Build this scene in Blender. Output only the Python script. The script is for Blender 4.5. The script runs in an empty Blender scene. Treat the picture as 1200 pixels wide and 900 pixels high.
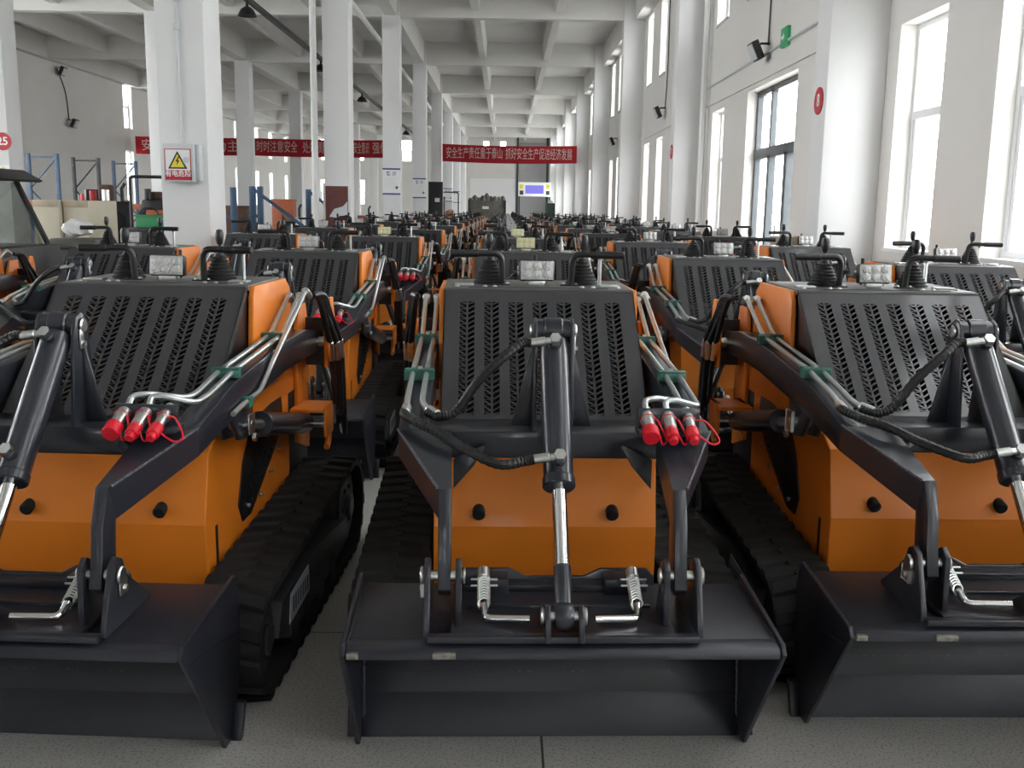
import bpy, bmesh, math, random
from mathutils import Vector, Matrix
random.seed(7)
R = math.radians
scene = bpy.context.scene
COL = scene.collection

# ------------------------------------------------------------------ materials
def mat(name, base, rough=.5, metal=0., spec=.5, coat=0., noise=0., nscale=8., bump=0., bscale=60., dark=None):
    m = bpy.data.materials.new(name); m.use_nodes = True
    nt = m.node_tree; b = nt.nodes['Principled BSDF']
    b.inputs['Base Color'].default_value = (*base, 1)
    b.inputs['Roughness'].default_value = rough
    b.inputs['Metallic'].default_value = metal
    b.inputs['Specular IOR Level'].default_value = spec
    b.inputs['Coat Weight'].default_value = coat
    b.inputs['Coat Roughness'].default_value = .07
    tc = nt.nodes.new('ShaderNodeTexCoord')
    if noise > 0:
        n = nt.nodes.new('ShaderNodeTexNoise'); n.inputs['Scale'].default_value = nscale
        n.inputs['Detail'].default_value = 5; n.inputs['Roughness'].default_value = .6
        nt.links.new(tc.outputs['Object'], n.inputs['Vector'])
        r = nt.nodes.new('ShaderNodeValToRGB')
        d = dark or tuple(c * (1 - noise) for c in base)
        r.color_ramp.elements[0].position = .3; r.color_ramp.elements[1].position = .7
        r.color_ramp.elements[0].color = (*d, 1)
        r.color_ramp.elements[1].color = (*[min(1, c * (1 + noise * .5)) for c in base], 1)
        nt.links.new(n.outputs['Fac'], r.inputs['Fac'])
        nt.links.new(r.outputs['Color'], b.inputs['Base Color'])
    if bump > 0:
        n2 = nt.nodes.new('ShaderNodeTexNoise'); n2.inputs['Scale'].default_value = bscale
        n2.inputs['Detail'].default_value = 3
        nt.links.new(tc.outputs['Object'], n2.inputs['Vector'])
        bm_ = nt.nodes.new('ShaderNodeBump'); bm_.inputs['Strength'].default_value = bump
        bm_.inputs['Distance'].default_value = .004
        nt.links.new(n2.outputs['Fac'], bm_.inputs['Height'])
        nt.links.new(bm_.outputs['Normal'], b.inputs['Normal'])
    return m

M = {}
M['orange'] = mat('orange_paint', (.72, .20, .014), .42, spec=.4, coat=.08, noise=.08, nscale=3, bump=.05, bscale=120)
M['navy'] = mat('charcoal_gloss_paint', (.020, .022, .030), .28, spec=.5, coat=.25, noise=.15, nscale=6, bump=.08, bscale=90)
M['bucket'] = mat('charcoal_bucket_paint', (.017, .018, .026), .36, spec=.45, coat=.0, noise=.2, nscale=5, bump=.1, bscale=70)
M['hood'] = mat('dark_grey_hood_paint', (.042, .042, .046), .45, spec=.3, coat=.28, noise=.1, nscale=4, bump=.0, bscale=150)
M['deck'] = mat('grey_deck_paint', (.10, .098, .095), .4, spec=.5, noise=.12, nscale=9)
M['rubber'] = mat('black_rubber', (.011, .011, .011), .75, spec=.3, noise=.3, nscale=20, bump=.3, bscale=60)
M['plastic'] = mat('black_plastic', (.010, .010, .011), .35, spec=.5)
M['boot'] = mat('black_rubber_boot', (.012, .012, .013), .5, spec=.4)
M['shadow'] = mat('dark_interior_shade', (.012, .012, .012), .7, spec=.2, noise=.4, nscale=30)  # near-black stands in for the shade behind grille and vent holes
M['chrome'] = mat('chrome_rod', (.82, .82, .83), .12, metal=1)
M['zinc'] = mat('zinc_plated_steel', (.68, .69, .68), .3, metal=1, noise=.15, nscale=40)
M['pipe'] = mat('silver_steel_pipe', (.66, .70, .70), .28, metal=.9, noise=.1, nscale=25)
M['clamp'] = mat('green_pipe_clamp', (.035, .13, .10), .35, spec=.5)
M['red'] = mat('red_cap_rubber', (.60, .008, .022), .42, spec=.4)
M['lens'] = mat('clear_lamp_lens', (.5, .5, .49), .10, metal=.45, spec=.8, bump=.9, bscale=140)
M['film'] = mat('yellowed_lamp_film', (.62, .60, .36), .25, spec=.6, bump=.9, bscale=140)
M['reflector'] = mat('silver_reflector', (.8, .8, .8), .18, metal=1)
M['scuff'] = mat('scuffed_bare_steel', (.28, .265, .235), .4, metal=.7, noise=.5, nscale=60)
M['weld'] = mat('weld_bead', (.10, .10, .12), .3, metal=.4, noise=.6, nscale=120, bump=1, bscale=200)
M['decal'] = mat('silver_white_decal', (.42, .44, .50), .4)
M['decalink'] = mat('dark_decal_ink', (.05, .055, .08), .5)
M['wall'] = mat('white_wall_paint', (.74, .72, .69), .85, spec=.2, noise=.04, nscale=.7)
M['ceil'] = mat('ceiling_paint', (.70, .69, .665), .9, spec=.1, noise=.06, nscale=.6)
M['column'] = mat('column_paint', (.74, .74, .74), .8, spec=.25, noise=.03, nscale=1.2)
M['wframe'] = mat('white_window_frame', (.78, .79, .80), .35)
M['dframe'] = mat('dark_grey_aluminium', (.06, .068, .075), .35, metal=.3)
M['banner'] = mat('red_banner_cloth', (.36, .018, .026), .8, spec=.2, noise=.1, nscale=2)
M['bannertext'] = mat('pale_pink_lettering', (.62, .42, .40), .8)
M['blue'] = mat('blue_rack_paint', (.05, .10, .18), .45, noise=.15)
M['blacksteel'] = mat('black_steel', (.018, .018, .02), .45, noise=.3, nscale=12)
M['rackorange'] = mat('orange_rack_beam', (.42, .11, .04), .5, noise=.2)
M['beige'] = mat('beige_panel_board', (.60, .55, .43), .7, noise=.1, nscale=1.5)
M['card'] = mat('brown_cardboard', (.30, .22, .14), .8, noise=.2, nscale=6)
M['signred'] = mat('sign_red', (.45, .02, .03), .5)
M['signyellow'] = mat('sign_yellow', (.75, .60, .05), .5)
M['white'] = mat('white_print', (.80, .80, .80), .5)
M['black'] = mat('black_print', (.01, .01, .01), .5)
M['boxgrey'] = mat('light_grey_box_enamel', (.58, .60, .62), .4)
M['printblue'] = mat('blue_print', (.06, .07, .25), .5)
M['brown'] = mat('dark_red_brown_panel', (.12, .035, .03), .6, noise=.2)
M['green'] = mat('green_plastic', (.03, .25, .09), .5)
M['dgreen'] = mat('dark_green_enamel', (.02, .05, .035), .5)
M['shutter'] = mat('grey_roller_slats', (.42, .42, .42), .5, noise=.05)
M['whitewall'] = mat('bright_white_sheeting', (.85, .85, .85), .8)
M['olive'] = mat('grey_olive_machine', (.09, .085, .07), .6, noise=.4, nscale=4)
M['bag'] = mat('white_plastic_bag', (.75, .75, .75), .35, bump=.6, bscale=20)
M['rust'] = mat('rusty_brown_parts', (.12, .06, .04), .7, noise=.4, nscale=9)
M['wood'] = mat('pale_timber', (.48, .40, .30), .7, noise=.2, nscale=5)
M['asphalt'] = mat('pale_yard_concrete', (.55, .55, .53), .9, noise=.1, nscale=.5)

def floor_mat():
    m = bpy.data.materials.new('worn_concrete_floor'); m.use_nodes = True
    nt = m.node_tree; b = nt.nodes['Principled BSDF']; L = nt.links.new
    tc = nt.nodes.new('ShaderNodeTexCoord')
    n1 = nt.nodes.new('ShaderNodeTexNoise'); n1.inputs['Scale'].default_value = 1.3; n1.inputs['Detail'].default_value = 8
    n2 = nt.nodes.new('ShaderNodeTexNoise'); n2.inputs['Scale'].default_value = 130; n2.inputs['Detail'].default_value = 4
    for n in (n1, n2): L(tc.outputs['Object'], n.inputs['Vector'])
    r1 = nt.nodes.new('ShaderNodeValToRGB')
    r1.color_ramp.elements[0].position = .3; r1.color_ramp.elements[0].color = (.33, .318, .30, 1)
    r1.color_ramp.elements[1].position = .72; r1.color_ramp.elements[1].color = (.47, .455, .43, 1)
    L(n1.outputs['Fac'], r1.inputs['Fac'])
    r2 = nt.nodes.new('ShaderNodeValToRGB')
    r2.color_ramp.elements[0].position = .33; r2.color_ramp.elements[0].color = (.45, .45, .45, 1)
    r2.color_ramp.elements[1].position = .5; r2.color_ramp.elements[1].color = (1, 1, 1, 1)
    e = r2.color_ramp.elements.new(.72); e.color = (1.0, 1.0, 1.0, 1)
    e = r2.color_ramp.elements.new(.8); e.color = (1.5, 1.5, 1.45, 1)
    L(n2.outputs['Fac'], r2.inputs['Fac'])
    mx = nt.nodes.new('ShaderNodeMixRGB'); mx.blend_type = 'MULTIPLY'; mx.inputs['Fac'].default_value = .8
    L(r1.outputs['Color'], mx.inputs['Color1']); L(r2.outputs['Color'], mx.inputs['Color2'])
    # saw-cut joints every 4.7 m along the hall, one running away from the camera
    sx = nt.nodes.new('ShaderNodeSeparateXYZ'); L(tc.outputs['Object'], sx.inputs[0])
    def joint(out, period, off):
        a = nt.nodes.new('ShaderNodeMath'); a.operation = 'ADD'; a.inputs[1].default_value = off; L(out, a.inputs[0])
        w = nt.nodes.new('ShaderNodeMath'); w.operation = 'PINGPONG'; w.inputs[1].default_value = period / 2; L(a.outputs[0], w.inputs[0])
        c = nt.nodes.new('ShaderNodeMath'); c.operation = 'LESS_THAN'; c.inputs[1].default_value = .0035; L(w.outputs[0], c.inputs[0])
        return c
    j1 = joint(sx.outputs['X'], 4.7, -.125 + 47); j2 = joint(sx.outputs['Y'], 4.7, 1.3 + 47)
    j = nt.nodes.new('ShaderNodeMath'); j.operation = 'MAXIMUM'; L(j1.outputs[0], j.inputs[0]); L(j2.outputs[0], j.inputs[1])
    mj = nt.nodes.new('ShaderNodeMixRGB'); mj.inputs['Color2'].default_value = (.045, .043, .04, 1)
    L(j.outputs[0], mj.inputs['Fac']); L(mx.outputs['Color'], mj.inputs['Color1'])
    L(mj.outputs['Color'], b.inputs['Base Color'])
    b.inputs['Roughness'].default_value = .62; b.inputs['Specular IOR Level'].default_value = .3
    bp = nt.nodes.new('ShaderNodeBump'); bp.inputs['Strength'].default_value = .25; bp.inputs['Distance'].default_value = .003
    L(n2.outputs['Fac'], bp.inputs['Height']); L(bp.outputs['Normal'], b.inputs['Normal'])
    return m
M['floor'] = floor_mat()

def glass_mat(name, fac=.07, tint=(1, 1, 1)):
    m = bpy.data.materials.new(name); m.use_nodes = True
    nt = m.node_tree; nt.nodes.clear()
    o = nt.nodes.new('ShaderNodeOutputMaterial'); mx = nt.nodes.new('ShaderNodeMixShader')
    t = nt.nodes.new('ShaderNodeBsdfTransparent'); t.inputs['Color'].default_value = (*tint, 1)
    g = nt.nodes.new('ShaderNodeBsdfGlossy'); g.inputs['Roughness'].default_value = .03
    mx.inputs['Fac'].default_value = fac
    nt.links.new(t.outputs[0], mx.inputs[1]); nt.links.new(g.outputs[0], mx.inputs[2])
    nt.links.new(mx.outputs[0], o.inputs['Surface'])
    return m
M['glass'] = glass_mat('window_glass', .06, (.97, .98, .98))
M['cabglass'] = glass_mat('tinted_cab_glass', .15, (.62, .64, .62))

def emit_mat(name, c, s):
    m = bpy.data.materials.new(name); m.use_nodes = True
    b = m.node_tree.nodes['Principled BSDF']
    b.inputs['Base Color'].default_value = (*[x * .3 for x in c], 1)
    b.inputs['Emission Color'].default_value = (*c, 1); b.inputs['Emission Strength'].default_value = s
    return m
M['screen'] = emit_mat('lit_purple_screen', (.22, .2, .75), 1.0)
M['exit'] = emit_mat('lit_green_exit_sign', (.03, .35, .13), .5)

# ------------------------------------------------------------------ mesh builder
class MB:
    def __init__(s): s.v = []; s.f = []; s.m = []; s.mats = []; s.sharp = 33
    def mi(s, k):
        if k not in s.mats: s.mats.append(k)
        return s.mats.index(k)
    def raw(s, verts, faces, k):
        b = len(s.v); i = s.mi(k)
        s.v += [tuple(p) for p in verts]
        for f in faces: s.f.append(tuple(b + j for j in f)); s.m.append(i)
        return s
    def bm(s, bm, k, mx=None):
        if mx is not None: bmesh.ops.transform(bm, matrix=mx, verts=bm.verts)
        bm.verts.index_update()
        s.raw([v.co[:] for v in bm.verts], [[v.index for v in f.verts] for f in bm.faces], k)
        bm.free(); return s
    def box(s, x0, x1, y0, y1, z0, z1, k, bev=0., mx=None):
        bm = bmesh.new(); bmesh.ops.create_cube(bm, size=1)
        for v in bm.verts:
            v.co = Vector(((x0 + x1) / 2 + v.co.x * (x1 - x0), (y0 + y1) / 2 + v.co.y * (y1 - y0), (z0 + z1) / 2 + v.co.z * (z1 - z0)))
        if bev: bmesh.ops.bevel(bm, geom=bm.edges[:], offset=bev, segments=2, profile=.5, affect='EDGES', clamp_overlap=True)
        return s.bm(bm, k, mx)
    def prism(s, poly, a0, a1, k, axis='x', bev=0., mx=None):
        """poly in the plane across AXIS, extruded from a0 to a1."""
        def P(p, a):
            return {'x': (a, p[0], p[1]), 'y': (p[0], a, p[1]), 'z': (p[0], p[1], a)}[axis]
        bm = bmesh.new()
        A = [bm.verts.new(P(p, a0)) for p in poly]; B = [bm.verts.new(P(p, a1)) for p in poly]
        n = len(poly); bm.faces.new(A); bm.faces.new(B[::-1])
        for i in range(n): bm.faces.new((A[i], B[i], B[(i + 1) % n], A[(i + 1) % n]))
        bmesh.ops.recalc_face_normals(bm, faces=bm.faces[:])
        if bev:
            es = [e for e in bm.edges if len(e.link_faces) == 2 and e.calc_face_angle(0) > .35]
            bmesh.ops.bevel(bm, geom=es, offset=bev, segments=2, profile=.5, affect='EDGES', clamp_overlap=True)
        return s.bm(bm, k, mx)
    def hexa(s, p, k):
        """8 points: bottom 4 then top 4, same winding."""
        return s.raw(p, [(3, 2, 1, 0), (4, 5, 6, 7), (0, 1, 5, 4), (1, 2, 6, 5), (2, 3, 7, 6), (3, 0, 4, 7)], k)
    def cyl(s, a, b, r, k, n=16, r2=None, bev=0.):
        a = Vector(a); b = Vector(b); d = b - a; L = d.length
        q = d.to_track_quat('Z', 'Y').to_matrix().to_4x4(); mx = Matrix.Translation(a) @ q
        r2 = r if r2 is None else r2
        prof = [(0, 0), (r - bev, 0), (r, bev), (r2, L - bev), (r2 - bev, L), (0, L)] if bev else [(0, 0), (r, 0), (r2, L), (0, L)]
        return s.lathe(prof, k, n, mx)
    def lathe(s, prof, k, n=20, mx=None):
        vs = []; fs = []; idx = []
        for (r, z) in prof:
            if r < 1e-6: idx.append([len(vs)]); vs.append(Vector((0, 0, z)))
            else:
                idx.append([len(vs) + i for i in range(n)])
                vs += [Vector((r * math.cos(2 * math.pi * i / n), r * math.sin(2 * math.pi * i / n), z)) for i in range(n)]
        for A, B in zip(idx, idx[1:]):
            for i in range(n):
                j = (i + 1) % n
                if len(A) == 1 and len(B) > 1: fs.append((A[0], B[j], B[i]))
                elif len(B) == 1 and len(A) > 1: fs.append((A[i], A[j], B[0]))
                elif len(A) > 1: fs.append((A[i], A[j], B[j], B[i]))
        if mx is not None: vs = [mx @ v for v in vs]
        return s.raw(vs, fs, k)
    def tube(s, pts, r, k, n=10, smooth=0, rib=0., close=False):
        P = [Vector(p) for p in pts]
        if smooth:
            Q = []
            N = len(P)
            for i in range(N - 1):
                p0, p1, p2, p3 = P[max(i - 1, 0)], P[i], P[i + 1], P[min(i + 2, N - 1)]
                for t in range(smooth):
                    t /= smooth
                    Q.append(.5 * ((2 * p1) + (p2 - p0) * t + (2 * p0 - 5 * p1 + 4 * p2 - p3) * t * t + (3 * p1 - p0 - 3 * p2 + p3) * t ** 3))
            Q.append(P[-1]); P = Q
        vs = []; fs = []; up = None; N = len(P)
        for i, p in enumerate(P):
            d = (P[min(i + 1, N - 1)] - P[max(i - 1, 0)]).normalized()
            if up is None:
                up = d.orthogonal().normalized()
            up = (up - d * up.dot(d)); up = up.normalized() if up.length > 1e-6 else d.orthogonal().normalized()
            sd = d.cross(up)
            rr = r * (1 + rib * (1 if i % 3 else -1)) if rib else r
            vs += [p + (up * math.cos(2 * math.pi * j / n) + sd * math.sin(2 * math.pi * j / n)) * rr for j in range(n)]
        for i in range(N - 1):
            for j in range(n):
                jj = (j + 1) % n
                fs.append((i * n + j, i * n + jj, (i + 1) * n + jj, (i + 1) * n + j))
        fs.append(tuple(range(n))[::-1]); fs.append(tuple((N - 1) * n + j for j in range(n)))
        return s.raw(vs, fs, k)
    def mesh(s, name):
        me = bpy.data.meshes.new(name)
        me.from_pydata(s.v, [], s.f)
        for k in s.mats: me.materials.append(M[k])
        me.polygons.foreach_set('material_index', s.m)
        bm = bmesh.new(); bm.from_mesh(me)
        bmesh.ops.recalc_face_normals(bm, faces=bm.faces[:]); bm.to_mesh(me); bm.free()
        me.polygons.foreach_set('use_smooth', [True] * len(me.polygons))
        me.set_sharp_from_angle(angle=R(s.sharp))
        me.update(); return me
    def build(s, name, parent=None, **kw):
        o = bpy.data.objects.new(name, s.mesh(name)); COL.objects.link(o)
        if parent is not None: o.parent = parent
        for a, b in kw.items(): o[a] = b
        return o

def fillet(pts, r=.03, n=5):
    """round the inner corners of a polyline (pipes)."""
    P = [Vector(p) for p in pts]; out = [P[0]]
    for i in range(1, len(P) - 1):
        a = (P[i - 1] - P[i]); b = (P[i + 1] - P[i]); rr = min(r, a.length * .45, b.length * .45)
        A = P[i] + a.normalized() * rr; B = P[i] + b.normalized() * rr
        for t in range(n + 1):
            t /= n; out.append(A * (1 - t) ** 2 + P[i] * 2 * t * (1 - t) + B * t * t)
    out.append(P[-1]); return out

def tag(o, label, cat, group=None):
    o['label'] = label; o['category'] = cat
    if group: o['group'] = group
    return o
def empty(name, label, cat, loc=(0, 0, 0), rz=0., group=None):
    o = bpy.data.objects.new(name, None); COL.objects.link(o); o.location = loc; o.rotation_euler = (0, 0, rz)
    o.empty_display_size = .1
    return tag(o, label, cat, group)
def struct(name, mb, parent=None):
    o = mb.build(name, parent)
    if parent is None: o['kind'] = 'structure'
    return o
def kids(o): return [c for c in ALLKIDS.get(o.name, [])]
def copy_tree(o, children, parent=None):
    c = o.copy(); COL.objects.link(c)
    if parent is not None: c.parent = parent; c.matrix_parent_inverse = Matrix()
    for ch in children.get(o, []): copy_tree(ch, children, c)
    return c

# ------------------------------------------------------------------ text
def text_mesh(body, size, k, name, extrude=.002, align='CENTER', bold=0.):
    cu = bpy.data.curves.new(name, 'FONT'); cu.body = body; cu.size = size; cu.extrude = extrude
    cu.align_x = align; cu.align_y = 'CENTER'; cu.offset = bold
    t = bpy.data.objects.new(name, cu); COL.objects.link(t)
    dg = bpy.context.evaluated_depsgraph_get()
    me = bpy.data.meshes.new_from_object(t.evaluated_get(dg))
    COL.objects.unlink(t); bpy.data.objects.remove(t); bpy.data.curves.remove(cu)
    me.materials.clear(); me.materials.append(M[k]); me.name = name
    return me
def text_obj(body, size, k, name, parent, loc, rot=(R(90), 0, 0), sx=1., bold=0., fit=None):
    me = text_mesh(body, size, k, name, bold=bold)
    if fit and len(me.vertices):
        xs = [v.co.x for v in me.vertices]; w = max(xs) - min(xs); sx = fit / max(w, 1e-6)
    o = bpy.data.objects.new(name, me); COL.objects.link(o)
    o.parent = parent; o.location = loc; o.rotation_euler = rot; o.scale = (sx, 1, 1)
    return o

# ================================================================== THE HALL
XR, XL = 3.85, -17.5           # inner faces of the side walls
Y0, Y1 = -27.6, 83.0            # wall behind the camera, far end wall
ZS, ZB = 7.62, 6.82            # slab underside, beam underside
PX = 3.25                      # face of the wall pillars
BAY = 9.4; YC = 10.5           # first column front face
COLX = (-3.56, -3.07)
COL2X = (-10.22, -9.68)
TH = .32

def wall_mb(axis, a0, a1, t0, t1, z0, z1, holes, k='wall'):
    """wall along axis 'y' (or 'x') from a0 to a1, thickness t0..t1, with rectangular holes (a,b,zlo,zhi)."""
    mb = MB(); cuts = sorted({a0, a1, *[h[0] for h in holes], *[h[1] for h in holes]})
    for p, q in zip(cuts, cuts[1:]):
        hs = sorted((h[2], h[3]) for h in holes if h[0] <= p + 1e-6 and h[1] >= q - 1e-6)
        z = z0
        for lo, hi in hs:
            if lo > z + 1e-6:
                mb.box(*((t0, t1, p, q) if axis == 'y' else (p, q, t0, t1)), z, lo, k)
            z = hi
        if z < z1: mb.box(*((t0, t1, p, q) if axis == 'y' else (p, q, t0, t1)), z, z1, k)
    return mb

# right wall openings
LOZ, LOT, UPZ, UPT = 1.19, 3.36, 4.9, 6.72
low, up = [], []
for k in range(-5, 9):
    s = YC + .45 + BAY * k
    for j, (a, b) in enumerate(((2.75, 3.75), (4.95, 5.95), (7.3, 8.3)) if k < 4 else ((.9, 3.0), (3.7, 5.8), (6.5, 8.5))):  # far bays get wider windows, enlarged to brighten the hall's end
        if k == 0 and j < 2: continue
        low.append((s + a, s + b))
    for j, (a, b) in enumerate(((2.75, 3.75), (4.95, 5.95), (7.3, 8.3)) if k < 4 else ((.9, 3.0), (3.7, 5.8), (6.5, 8.5))):
        up.append((s + a, s + b))
low = [w for w in low if w[0] > -6 and w[1] < Y1 - .5 and not (-.5 < w[0] < 10.4)]
up = [w for w in up if w[0] > -6 and w[1] < Y1 - .5]
up = [w for w in up if w[0] > 6] + [(4.85, 5.9), (3.6, 4.3), (2.3, 3.42), (.4, 1.7), (-1.9, -.6), (-4.6, -3.0), (-7.6, -6.0), (-10.6, -9.0), (-14.2, -12.6), (-17.2, -15.6)]  # extra upper windows, out of view, sized for hood glare and front light
low += [(9.13, 10.2), (7.0, 8.12), (4.75, 5.85), (2.5, 3.6), (.3, 1.4)]
DOOR = (13.7, 16.5, 0.0, 3.42)
holesR = [(a, b, LOZ, LOT) for a, b in low] + [(a, b, UPZ, UPT if a > 6 else 7.35) for a, b in up] + [DOOR]
# holes that share y ranges are handled per interval
struct('wall_right', wall_mb('y', Y0, Y1, XR, XR + TH, 0, ZS, holesR))
lowL = []; upL = []
for k in (-4, -3, -2, -1, 0, 1, 4, 5, 6, 7):
    s = YC + BAY * k
    if k < 3:      # unseen wide glazing, added to light the right wall from the left
        if k > -3:
            for a in (.9, 5.2): lowL.append((s + a, s + a + 3.6)); upL.append((s + a, s + a + 3.6))
        continue
    for a in (-1.1, 4.1):
        if s + a < Y1 - 1.5: lowL.append((s + a, s + a + 1.0)); upL.append((s + a, s + a + 1.0))
holesL = [(a, b, 1.5, 3.9) for a, b in lowL] + [(a, b, 4.9, 6.9) for a, b in upL]
struct('wall_left', wall_mb('y', Y0, Y1, XL - TH, XL, 0, ZS, holesL))
endw = [(-1.95, -1.42, 5.2, 6.95), (-.58, -.05, 5.2, 6.95), (-12.5, -11.55, 1.7, 3.7), (-12.5, -11.55, 5.2, 6.9), (-15.2, -14.3, 1.7, 3.7), (-15.2, -14.3, 5.2, 6.9), (-8.6, -7.7, 5.2, 6.9)]
struct('wall_far', wall_mb('x', XL - TH, XR + TH, Y1, Y1 + TH, 0, ZS, endw))
backw = [(-15.2, -13.8, 1.2, 3.4), (-12.6, -11.2, 1.2, 3.4), (-8.4, -7.0, 1.2, 3.4), (-1.6, -.2, 1.2, 3.4), (1.2, 2.6, 1.2, 3.4), (-1.6, -.2, 4.9, 6.7), (1.2, 2.6, 4.9, 6.7)]
struct('wall_near', wall_mb('x', XL - TH, XR + TH, Y0 - TH, Y0, 0, ZS, backw))
struct('floor', MB().box(XL - TH, XR + TH, Y0 - TH, Y1 + TH, -.2, 0, 'floor'))
struct('ceiling', MB().box(XL - TH, XR + TH, Y0 - TH, Y1 + TH, ZS, ZS + .25, 'ceil'))
struct('yard_ground', MB().box(XL - 60, XR + 60, Y0 - 50, Y1 + 50, -.5, -.25, 'asphalt'))

# beams
nb = 0
bm_all = [(COLX[0] + .07, COLX[1] - .07), (COL2X[0] + .07, COL2X[1] - .07), (XR - .3, XR), (XL, XL + .3)]
for a, b in bm_all:
    nb += 1; struct('beam_%d' % nb, MB().box(a, b, Y0 if a < 3 else 7.5, Y1, ZB, ZS, 'ceil'))  # right wall beam cut short out of view to clear the glare windows
for a in (-.95, 1.42, -5.55, -7.85, -12.75, -15.1):
    nb += 1; struct('beam_%d' % nb, MB().prism([(a - .16, ZS), (a - .11, ZB + .18), (a + .11, ZB + .18), (a + .16, ZS)], Y0, Y1, 'ceil', 'y'))
ks = range(-4, 8)
for k in ks:
    y = YC + BAY * k
    nb += 1; struct('beam_%d' % nb, MB().box(XL, XR, y + .13, y + .47, ZB - .01, ZS, 'ceil'))
# columns and wall pillars
nc = 0
for k in ks:
    y = YC + BAY * k
    for (a, b) in (COLX, COL2X):
        nc += 1; struct('column_%d' % nc, MB().box(a, b, y, y + .6, 0, ZS, 'column', .012))
    nc += 1; struct('column_%d' % nc, MB().box(PX, XR, y, y + .46, 0, ZS, 'column', .012))
# ledges / trims: a shallow band over the ground-floor windows and a baseboard
struct('trim_1', MB().box(XR - .035, XR, 10.96, 19.9, 3.50, 3.58, 'wall'))
struct('trim_2', MB().box(XR - .035, XR, 20.36, 29.3, 3.50, 3.58, 'wall'))

nw = 0
portals = []
def window(a, b, z0, z1, axis, plane, inward, split=.46, k='wframe', lights=1):
    """frame and pane at PLANE; inward = +1/-1 direction of the room along the wall normal."""
    global nw
    nw += 1
    t = plane - inward * .2
    fr = MB(); w = .055
    def bx(p, q, lo, hi, d0=-.03, d1=.03):
        if axis == 'y': fr.box(t + d0, t + d1, p, q, lo, hi, k)
        else: fr.box(p, q, t + d0, t + d1, lo, hi, k)
    bx(a, a + w, z0, z1); bx(b - w, b, z0, z1); bx(a + w, b - w, z0, z0 + w); bx(a + w, b - w, z1 - w, z1)
    if split:
        zs = z0 + (z1 - z0) * split; bx(a + w, b - w, zs - .04, zs + .04)
        # opening sash below the transom
        bx(a + w, a + 2 * w, z0 + w, zs - .04, -.02, .045); bx(b - 2 * w, b - w, z0 + w, zs - .04, -.02, .045)
    o = fr.build('window_%d' % nw); o['kind'] = 'structure'
    pn = MB()
    if axis == 'y': pn.box(t - .004, t + .004, a + w, b - w, z0 + w, z1 - w, 'glass')
    else: pn.box(a + w, b - w, t - .004, t + .004, z0 + w, z1 - w, 'glass')
    pn.build('pane', o)
    # sill
    si = MB()
    if axis == 'y': si.box(*sorted((t + inward * .03, plane + inward * .03)), a, b, z0 - .03, z0 + .004, 'wframe')
    else: si.box(a, b, *sorted((t + inward * .03, plane + inward * .03)), z0 - .03, z0 + .004, 'wframe')
    si.build('sill', o)
    portals.append((a, b, z0, z1, axis, t - inward * .12, inward))
    return o
for a, b in sorted(low): window(a, b, LOZ, LOT, 'y', XR, -1, .6)
for a, b in sorted(up): window(a, b, UPZ, UPT if a > 6 else 7.35, 'y', XR, -1, .5)
for a, b in lowL: window(a, b, 1.5, 3.9, 'y', XL, 1, .5)
for a, b in upL: window(a, b, 4.9, 6.9, 'y', XL, 1, .5)
for h in endw: window(*h, 'x', Y1, -1, .5)
for h in backw: window(*h, 'x', Y0, 1, .6, 'dframe')
# glazed door with dark frame in the right wall
dr = MB(); t = XR + .2
def db(p, q, lo, hi, d=.04): dr.box(t - d, t + d, p, q, lo, hi, 'dframe')
a, b, z0, z1 = DOOR
db(a, a + .08, 0, z1); db(b - .08, b, 0, z1); db(a, b, z1 - .08, z1); db(a, b, 2.36, 2.52, .05)
db(b - .95, b - .85, 2.5, z1); db(b - .98, b - .84, 0, 2.4, .05); db(a + .86, a + 1.02, 0, 2.4, .05); db(a, b, 0, .1)
o = dr.build('door_1'); o['kind'] = 'structure'
MB().box(t - .004, t + .004, a + .08, b - .08, .1, z1 - .08, 'glass').build('pane', o)
MB().tube([(t - .1, a + 1.1, .95), (t - .1, a + 1.1, 1.35)], .016, 'zinc').build('door_handle', o)
portals.append((a, b, 0.05, z1, 'y', t + .12, -1))
# far end: white sheeting, roller door with dark rails
struct('wall_far_sheeting', MB().box(-3.0, .75, Y1 - .06, Y1, 0, 3.95, 'whitewall'))
ro = MB()
for i in range(62):
    z = i * .11; ro.box(.98, 3.22, Y1 - .10 - (.012 if i % 2 else 0), Y1 - .02, z, z + .105, 'shutter')
o = ro.build('door_2'); o['kind'] = 'structure'
MB().box(.80, .96, Y1 - .16, Y1, 0, 7.3, 'dframe').build('guide_rail', o)
MB().box(3.22, 3.40, Y1 - .16, Y1, 0, 7.3, 'dframe').build('guide_rail', o)

# ================================================================== THE LOADER
def sgn_x(pts, s): return [(p[0] * s, p[1], p[2]) for p in pts]

def side_profile_tube(): pass

SLOTS = [(-.252 + i * .084) for i in range(7)]
HP0, HP1 = Vector((0, .39, .862)), Vector((0, .824, 1.236))
HL = (HP1 - HP0).length
HD = (HP1 - HP0).normalized(); HN = Vector((0, -HD.z, HD.y))
def hp(u, v, n=0.): return HP0 + HD * v + HN * n + Vector((u, 0, 0))

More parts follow.
